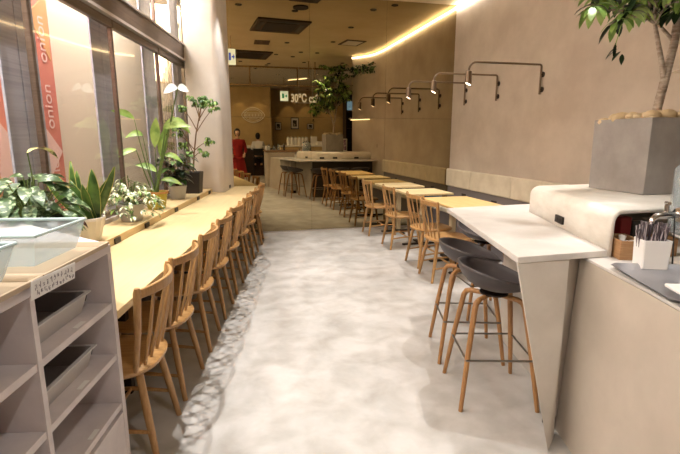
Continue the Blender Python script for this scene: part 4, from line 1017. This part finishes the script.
for i,(x,y,l) in enumerate(((.95,-3.95,'dark high chair on which the person in white sits'),(.25,-3.95,'empty dark high chair at the dark counter'),(-.45,-3.95,'dark high chair at the dark counter half hidden by the column'))):
    if i==0: hc.location=(x,y,0); hc.rotation_euler=(0,0,PI); hc['label']=l; hc['group']='dark high chairs in the hall'
    else: dup(hc,(x,y,0),PI,l,'dark high chairs in the hall')
for i,(x,m,l) in enumerate(((.45,'redstuff','red parcel on the dark counter, left one'),(.62,'ceramic','white parcel on the dark counter beside the red one'))):
    tag(obj('parcel',MB().box((-.07,-.06,0),(.07,.06,.11)),m,loc=(x,-4.5,1.051),bevel=.01),l,'parcel')

# ---- people
def skin_mesh(pts, edges, rad, root=0, sub=2):
    me=bpy.data.meshes.new('sk'); me.from_pydata([tuple(p) for p in pts],edges,[]); o=bpy.data.objects.new('sk',me); COL.objects.link(o)
    md=o.modifiers.new('s','SKIN'); md.use_smooth_shade=True
    for i,v in enumerate(me.skin_vertices[0].data): v.radius=(rad[i],rad[i]) if not isinstance(rad[i],tuple) else rad[i]; v.use_root=(i==root)
    s=o.modifiers.new('d','SUBSURF'); s.levels=sub; s.render_levels=sub
    dg=bpy.context.evaluated_depsgraph_get(); dg.update(); r=bpy.data.meshes.new_from_object(o.evaluated_get(dg)); bpy.data.objects.remove(o)
    mb=MB(); mb.add([v.co.copy() for v in r.vertices],[tuple(p.vertices) for p in r.polygons]); return mb
def person(lab, loc, rz, seated, top, legs, dress=False):
    t=thing('person',lab,'person',loc,rz)
    H=0.0 if not seated else 0
    if seated: hip=.80; kn=[(s*.12,.40,.82) for s in(-1,1)]; ft=[(s*.12,.40,.40) for s in(-1,1)]; toe=[(s*.13,.54,.36) for s in(-1,1)]
    else: hip=.88; kn=[(s*.10,.02,.47) for s in(-1,1)]; ft=[(s*.11,-.01,.08) for s in(-1,1)]; toe=[(s*.12,.14,.035) for s in(-1,1)]
    lean=.10 if seated else 0
    P_=[(0,0,hip),(0,lean*.3,hip+.20),(0,lean*.7,hip+.42),(0,lean,hip+.53),(0,lean+.02,hip+.60)]; Rr=[.13,.115,.12,.055,.05]; Ed=[(0,1),(1,2),(2,3),(3,4)]
    Rr=[(.14,.10),(.125,.09),(.145,.10),.055,.05]
    for k,s in enumerate((-1,1)):
        b=len(P_); P_+=[(s*.09,.0 if not seated else .05,hip-.06),kn[k],ft[k],toe[k]]; Rr+=[.085,.058,.04,.034]; Ed+=[(0,b),(b,b+1),(b+1,b+2),(b+2,b+3)]
        b=len(P_); sh=(s*.17,lean,hip+.46)
        if seated: el=(s*.24,.10,hip+.22); wr=(s*.14,.38,hip+.27)
        else: el=(s*.23,-.02,hip+.19); wr=(s*.19,.16,hip+.08)
        P_+=[sh,el,wr]; Rr+=[.058,.040,.027]; Ed+=[(2,b),(b,b+1),(b+1,b+2)]
        w=Vector(wr); d=(w-Vector(el)).normalized(); b2=len(P_); palm=w+d*.06; P_.append(tuple(palm)); Rr.append(.026); Ed.append((b+2,b2))
        side=d.cross(Vector((0,0,1))).normalized()
        for j,(off,L) in enumerate(((-.028,.062),(-.010,.075),(.010,.072),(.028,.055))):
            c=len(P_); a=palm+side*off+d*.03; P_+=[tuple(a),tuple(a+d*L*.5+Vector((0,0,-.008))),tuple(a+d*L*.85+Vector((0,0,-.030)))]; Rr+=[.010,.009,.008]; Ed+=[(b2,c),(c,c+1),(c+1,c+2)]
        c=len(P_); a=w+d*.03-side*s*.03; P_+=[tuple(a),tuple(a+d*.035-side*s*.02)]; Rr+=[.011,.009]; Ed+=[(b2,c),(c,c+1)]
    mb=skin_mesh(P_,Ed,Rr)
    hz=hip+.70; hy=lean+.03
    hd_=MB().ball((0,hy,hz),(.078,.095,.115),20,14); hv=[]
    for x,y,z in hd_.v:   # narrower jaw, brow and cheeks
        dz=z-hz
        if dz<0: x*=1+dz*2.0; 
        hv.append((x,y,z))
    o0=len(mb.v); mb.add(hv,hd_.f); mb.tube([(0,hy-.01,hz-.17),(0,hy-.005,hz-.07)],.052,12)
    mb.add(*_wedge(hy,hz)); 
    for s in (-1,1): mb.ball((s*.078,hy-.005,hz-.005),(.012,.020,.032),8,6); mb.ball((s*.030,hy+.084,hz+.01),(.013,.012,.008),8,6,1)
    mb.ball((0,hy+.086,hz-.055),(.024,.010,.006),10,6,2)
    # keep skin only where it shows: clothing is offset shells over torso, arms and legs
    body=obj('body',mb,['skin','white','redstuff'],t,smooth=180)
    hr=MB(); hb=MB().ball((0,hy-.012,hz+.02),(.092,.108,.118),22,14)
    vs=[]
    for x,y,z in hb.v:
        if y>hy+.045 and z<hz+.07: y=hy+.045
        if z<hz-.03: z=hz-.03-(hz-.03-z)*1.5
        vs.append((x,y,z))
    obj('hair',MB().add(vs,hb.f),'hair',t,smooth=180)
    # garment shells
    up=MB()
    C=[(0,0,hip-.04),(0,lean*.3,hip+.20),(0,lean*.7,hip+.40),(0,lean,hip+.505),(0,lean,hip+.545)]
    pts=list(C); rd=[(.155,.115),(.14,.105),(.16,.115),(.09,.075),(.06,.06)]; ed=[(0,1),(1,2),(2,3),(3,4)]
    for s in (-1,1):
        b=len(pts); sh=(s*.175,lean,hip+.455)
        if seated: el=(s*.24,.10,hip+.22); wr=(s*.15,.35,hip+.262)
        else: el=(s*.23,-.02,hip+.19); wr=(s*.194,.14,hip+.09)
        pts+=[sh,el,wr]; rd+=[.072,.054,.040]; ed+=[(2,b),(b,b+1),(b+1,b+2)]
    obj('shirt' if not dress else 'red_top',skin_mesh(pts,ed,rd),top,t,smooth=180)
    if dress:
        pr_=[(.13,.34),(.14,.20),(.155,.05),(.19,-.15),(.235,-.40),(.27,-.62),(.262,-.62),(.18,-.2),(.12,.05)]
        sk=MB().lathe([(r,z) for r,z in pr_],40,(0,0,hip),squash=(1,.78)); sk.v=[(x*(1+.05*math.cos(9*math.atan2(y,x))*max(0,(hip-z))),y*(1+.05*math.cos(9*math.atan2(y,x))*max(0,(hip-z))),z) for x,y,z in sk.v]
        obj('skirt',sk,top,t,smooth=60)
        obj('collar',MB().lathe([(.065,hip+.52),(.075,hip+.535),(.058,hip+.555)],24,(0,lean,0)),'traybeige',t)
    pts=[(0,0,hip+.02)]; rd=[(.16,.12)]; ed=[]
    for k,s in enumerate((-1,1)):
        b=len(pts); pts+=[(s*.09,.0 if not seated else .05,hip-.06),kn[k],(ft[k][0],ft[k][1],ft[k][2]+.05)]; rd+=[.10,.072,.055]; ed+=[(0,b),(b,b+1),(b+1,b+2)]
    obj('trousers',skin_mesh(pts,ed,rd),legs,t,smooth=180)
    for k,s in enumerate((-1,1)):
        f=Vector(ft[k]); q=Vector(toe[k]); mb=MB().tube([tuple(f+Vector((0,-.03,-.03))),tuple(f.lerp(q,.5)+Vector((0,0,-.02))),tuple(q)],[.045,.045,.034],12)
        zmin=min(v[2] for v in mb.v); 
        if not seated: mb.v=[(x,y,max(z,.002)) for x,y,z in mb.v]
        obj('shoe',mb,'black',t,smooth=180)
    return t
def _wedge(hy,hz):
    return ([(-.013,hy+.085,hz-.025),(.013,hy+.085,hz-.025),(0,hy+.116,hz-.022),(0,hy+.090,hz+.022)],[(0,1,2),(0,2,3),(1,3,2),(0,3,1)])
person('dark-haired person in a long red garment standing beside the column in the mirror',(.16,-.62,0),0,False,'reddress','reddress',True)
person('person with dark hair in a white shirt sitting at the dark counter, back turned',(.95,-3.92,0),PI,True,'whiteshirt','trousers')

# ================================================================== LIGHT, WORLD, CAMERA
def area(name,loc,rot,sx,sy,energy,color=(1,.9,.78)):
    l=bpy.data.lights.new(name,'AREA'); l.shape='RECTANGLE'; l.size=sx; l.size_y=sy; l.energy=energy; l.color=color
    o=bpy.data.objects.new(name,l); COL.objects.link(o); o.location=loc; o.rotation_euler=rot; return o
p=W(.8,1.87,CH-.03); area('showcase_light',p,(0,0,LR),9.8,.50,620,(1,.94,.88))
for y in (4.64,5.52,6.37):
    l=bpy.data.lights.new('wall_lamp_light','SPOT'); l.energy=9; l.color=(1,.85,.66); l.spot_size=R(75); l.spot_blend=.6; l.shadow_soft_size=.02
    o=bpy.data.objects.new('wall_lamp_light',l); COL.objects.link(o); o.location=(WX-.93,y,2.212-.27); o.rotation_euler=(0,R(-12),0)
w=bpy.data.worlds.new('world'); S.world=w; w.use_nodes=True
w.node_tree.nodes['Background'].inputs[0].default_value=(1,.93,.85,1); w.node_tree.nodes['Background'].inputs[1].default_value=.05

cam=bpy.data.cameras.new('camera'); co=bpy.data.objects.new('camera',cam); COL.objects.link(co); S.camera=co
co.location=(0,0,CAM_H); cam.sensor_width=36; cam.lens=36*453/680; cam.clip_start=.02; cam.clip_end=60
# pitch and yaw that put the vanishing point of the right wall at pixel (232,139)
f=453.; yv=Vector((232-340,227-139,f)).normalized(); zv=Vector((0,f,-88)).normalized()   # right, up, forward components
xv=Vector((yv.y*zv.z-yv.z*zv.y, yv.z*zv.x-yv.x*zv.z, yv.x*zv.y-yv.y*zv.x))*-1
Rt=Vector((xv.x,yv.x,zv.x)); Up=Vector((xv.y,yv.y,zv.y)); Fw=Vector((xv.z,yv.z,zv.z))
co.rotation_euler=Matrix((Rt,Up,-Fw)).transposed().to_euler()
S.view_settings.view_transform='Standard'; S.view_settings.look='None'; S.view_settings.exposure=-0.16; S.view_settings.gamma=1
S.view_settings.use_curve_mapping=False
S.cycles.max_bounces=10; S.cycles.glossy_bounces=6; S.cycles.transparent_max_bounces=16
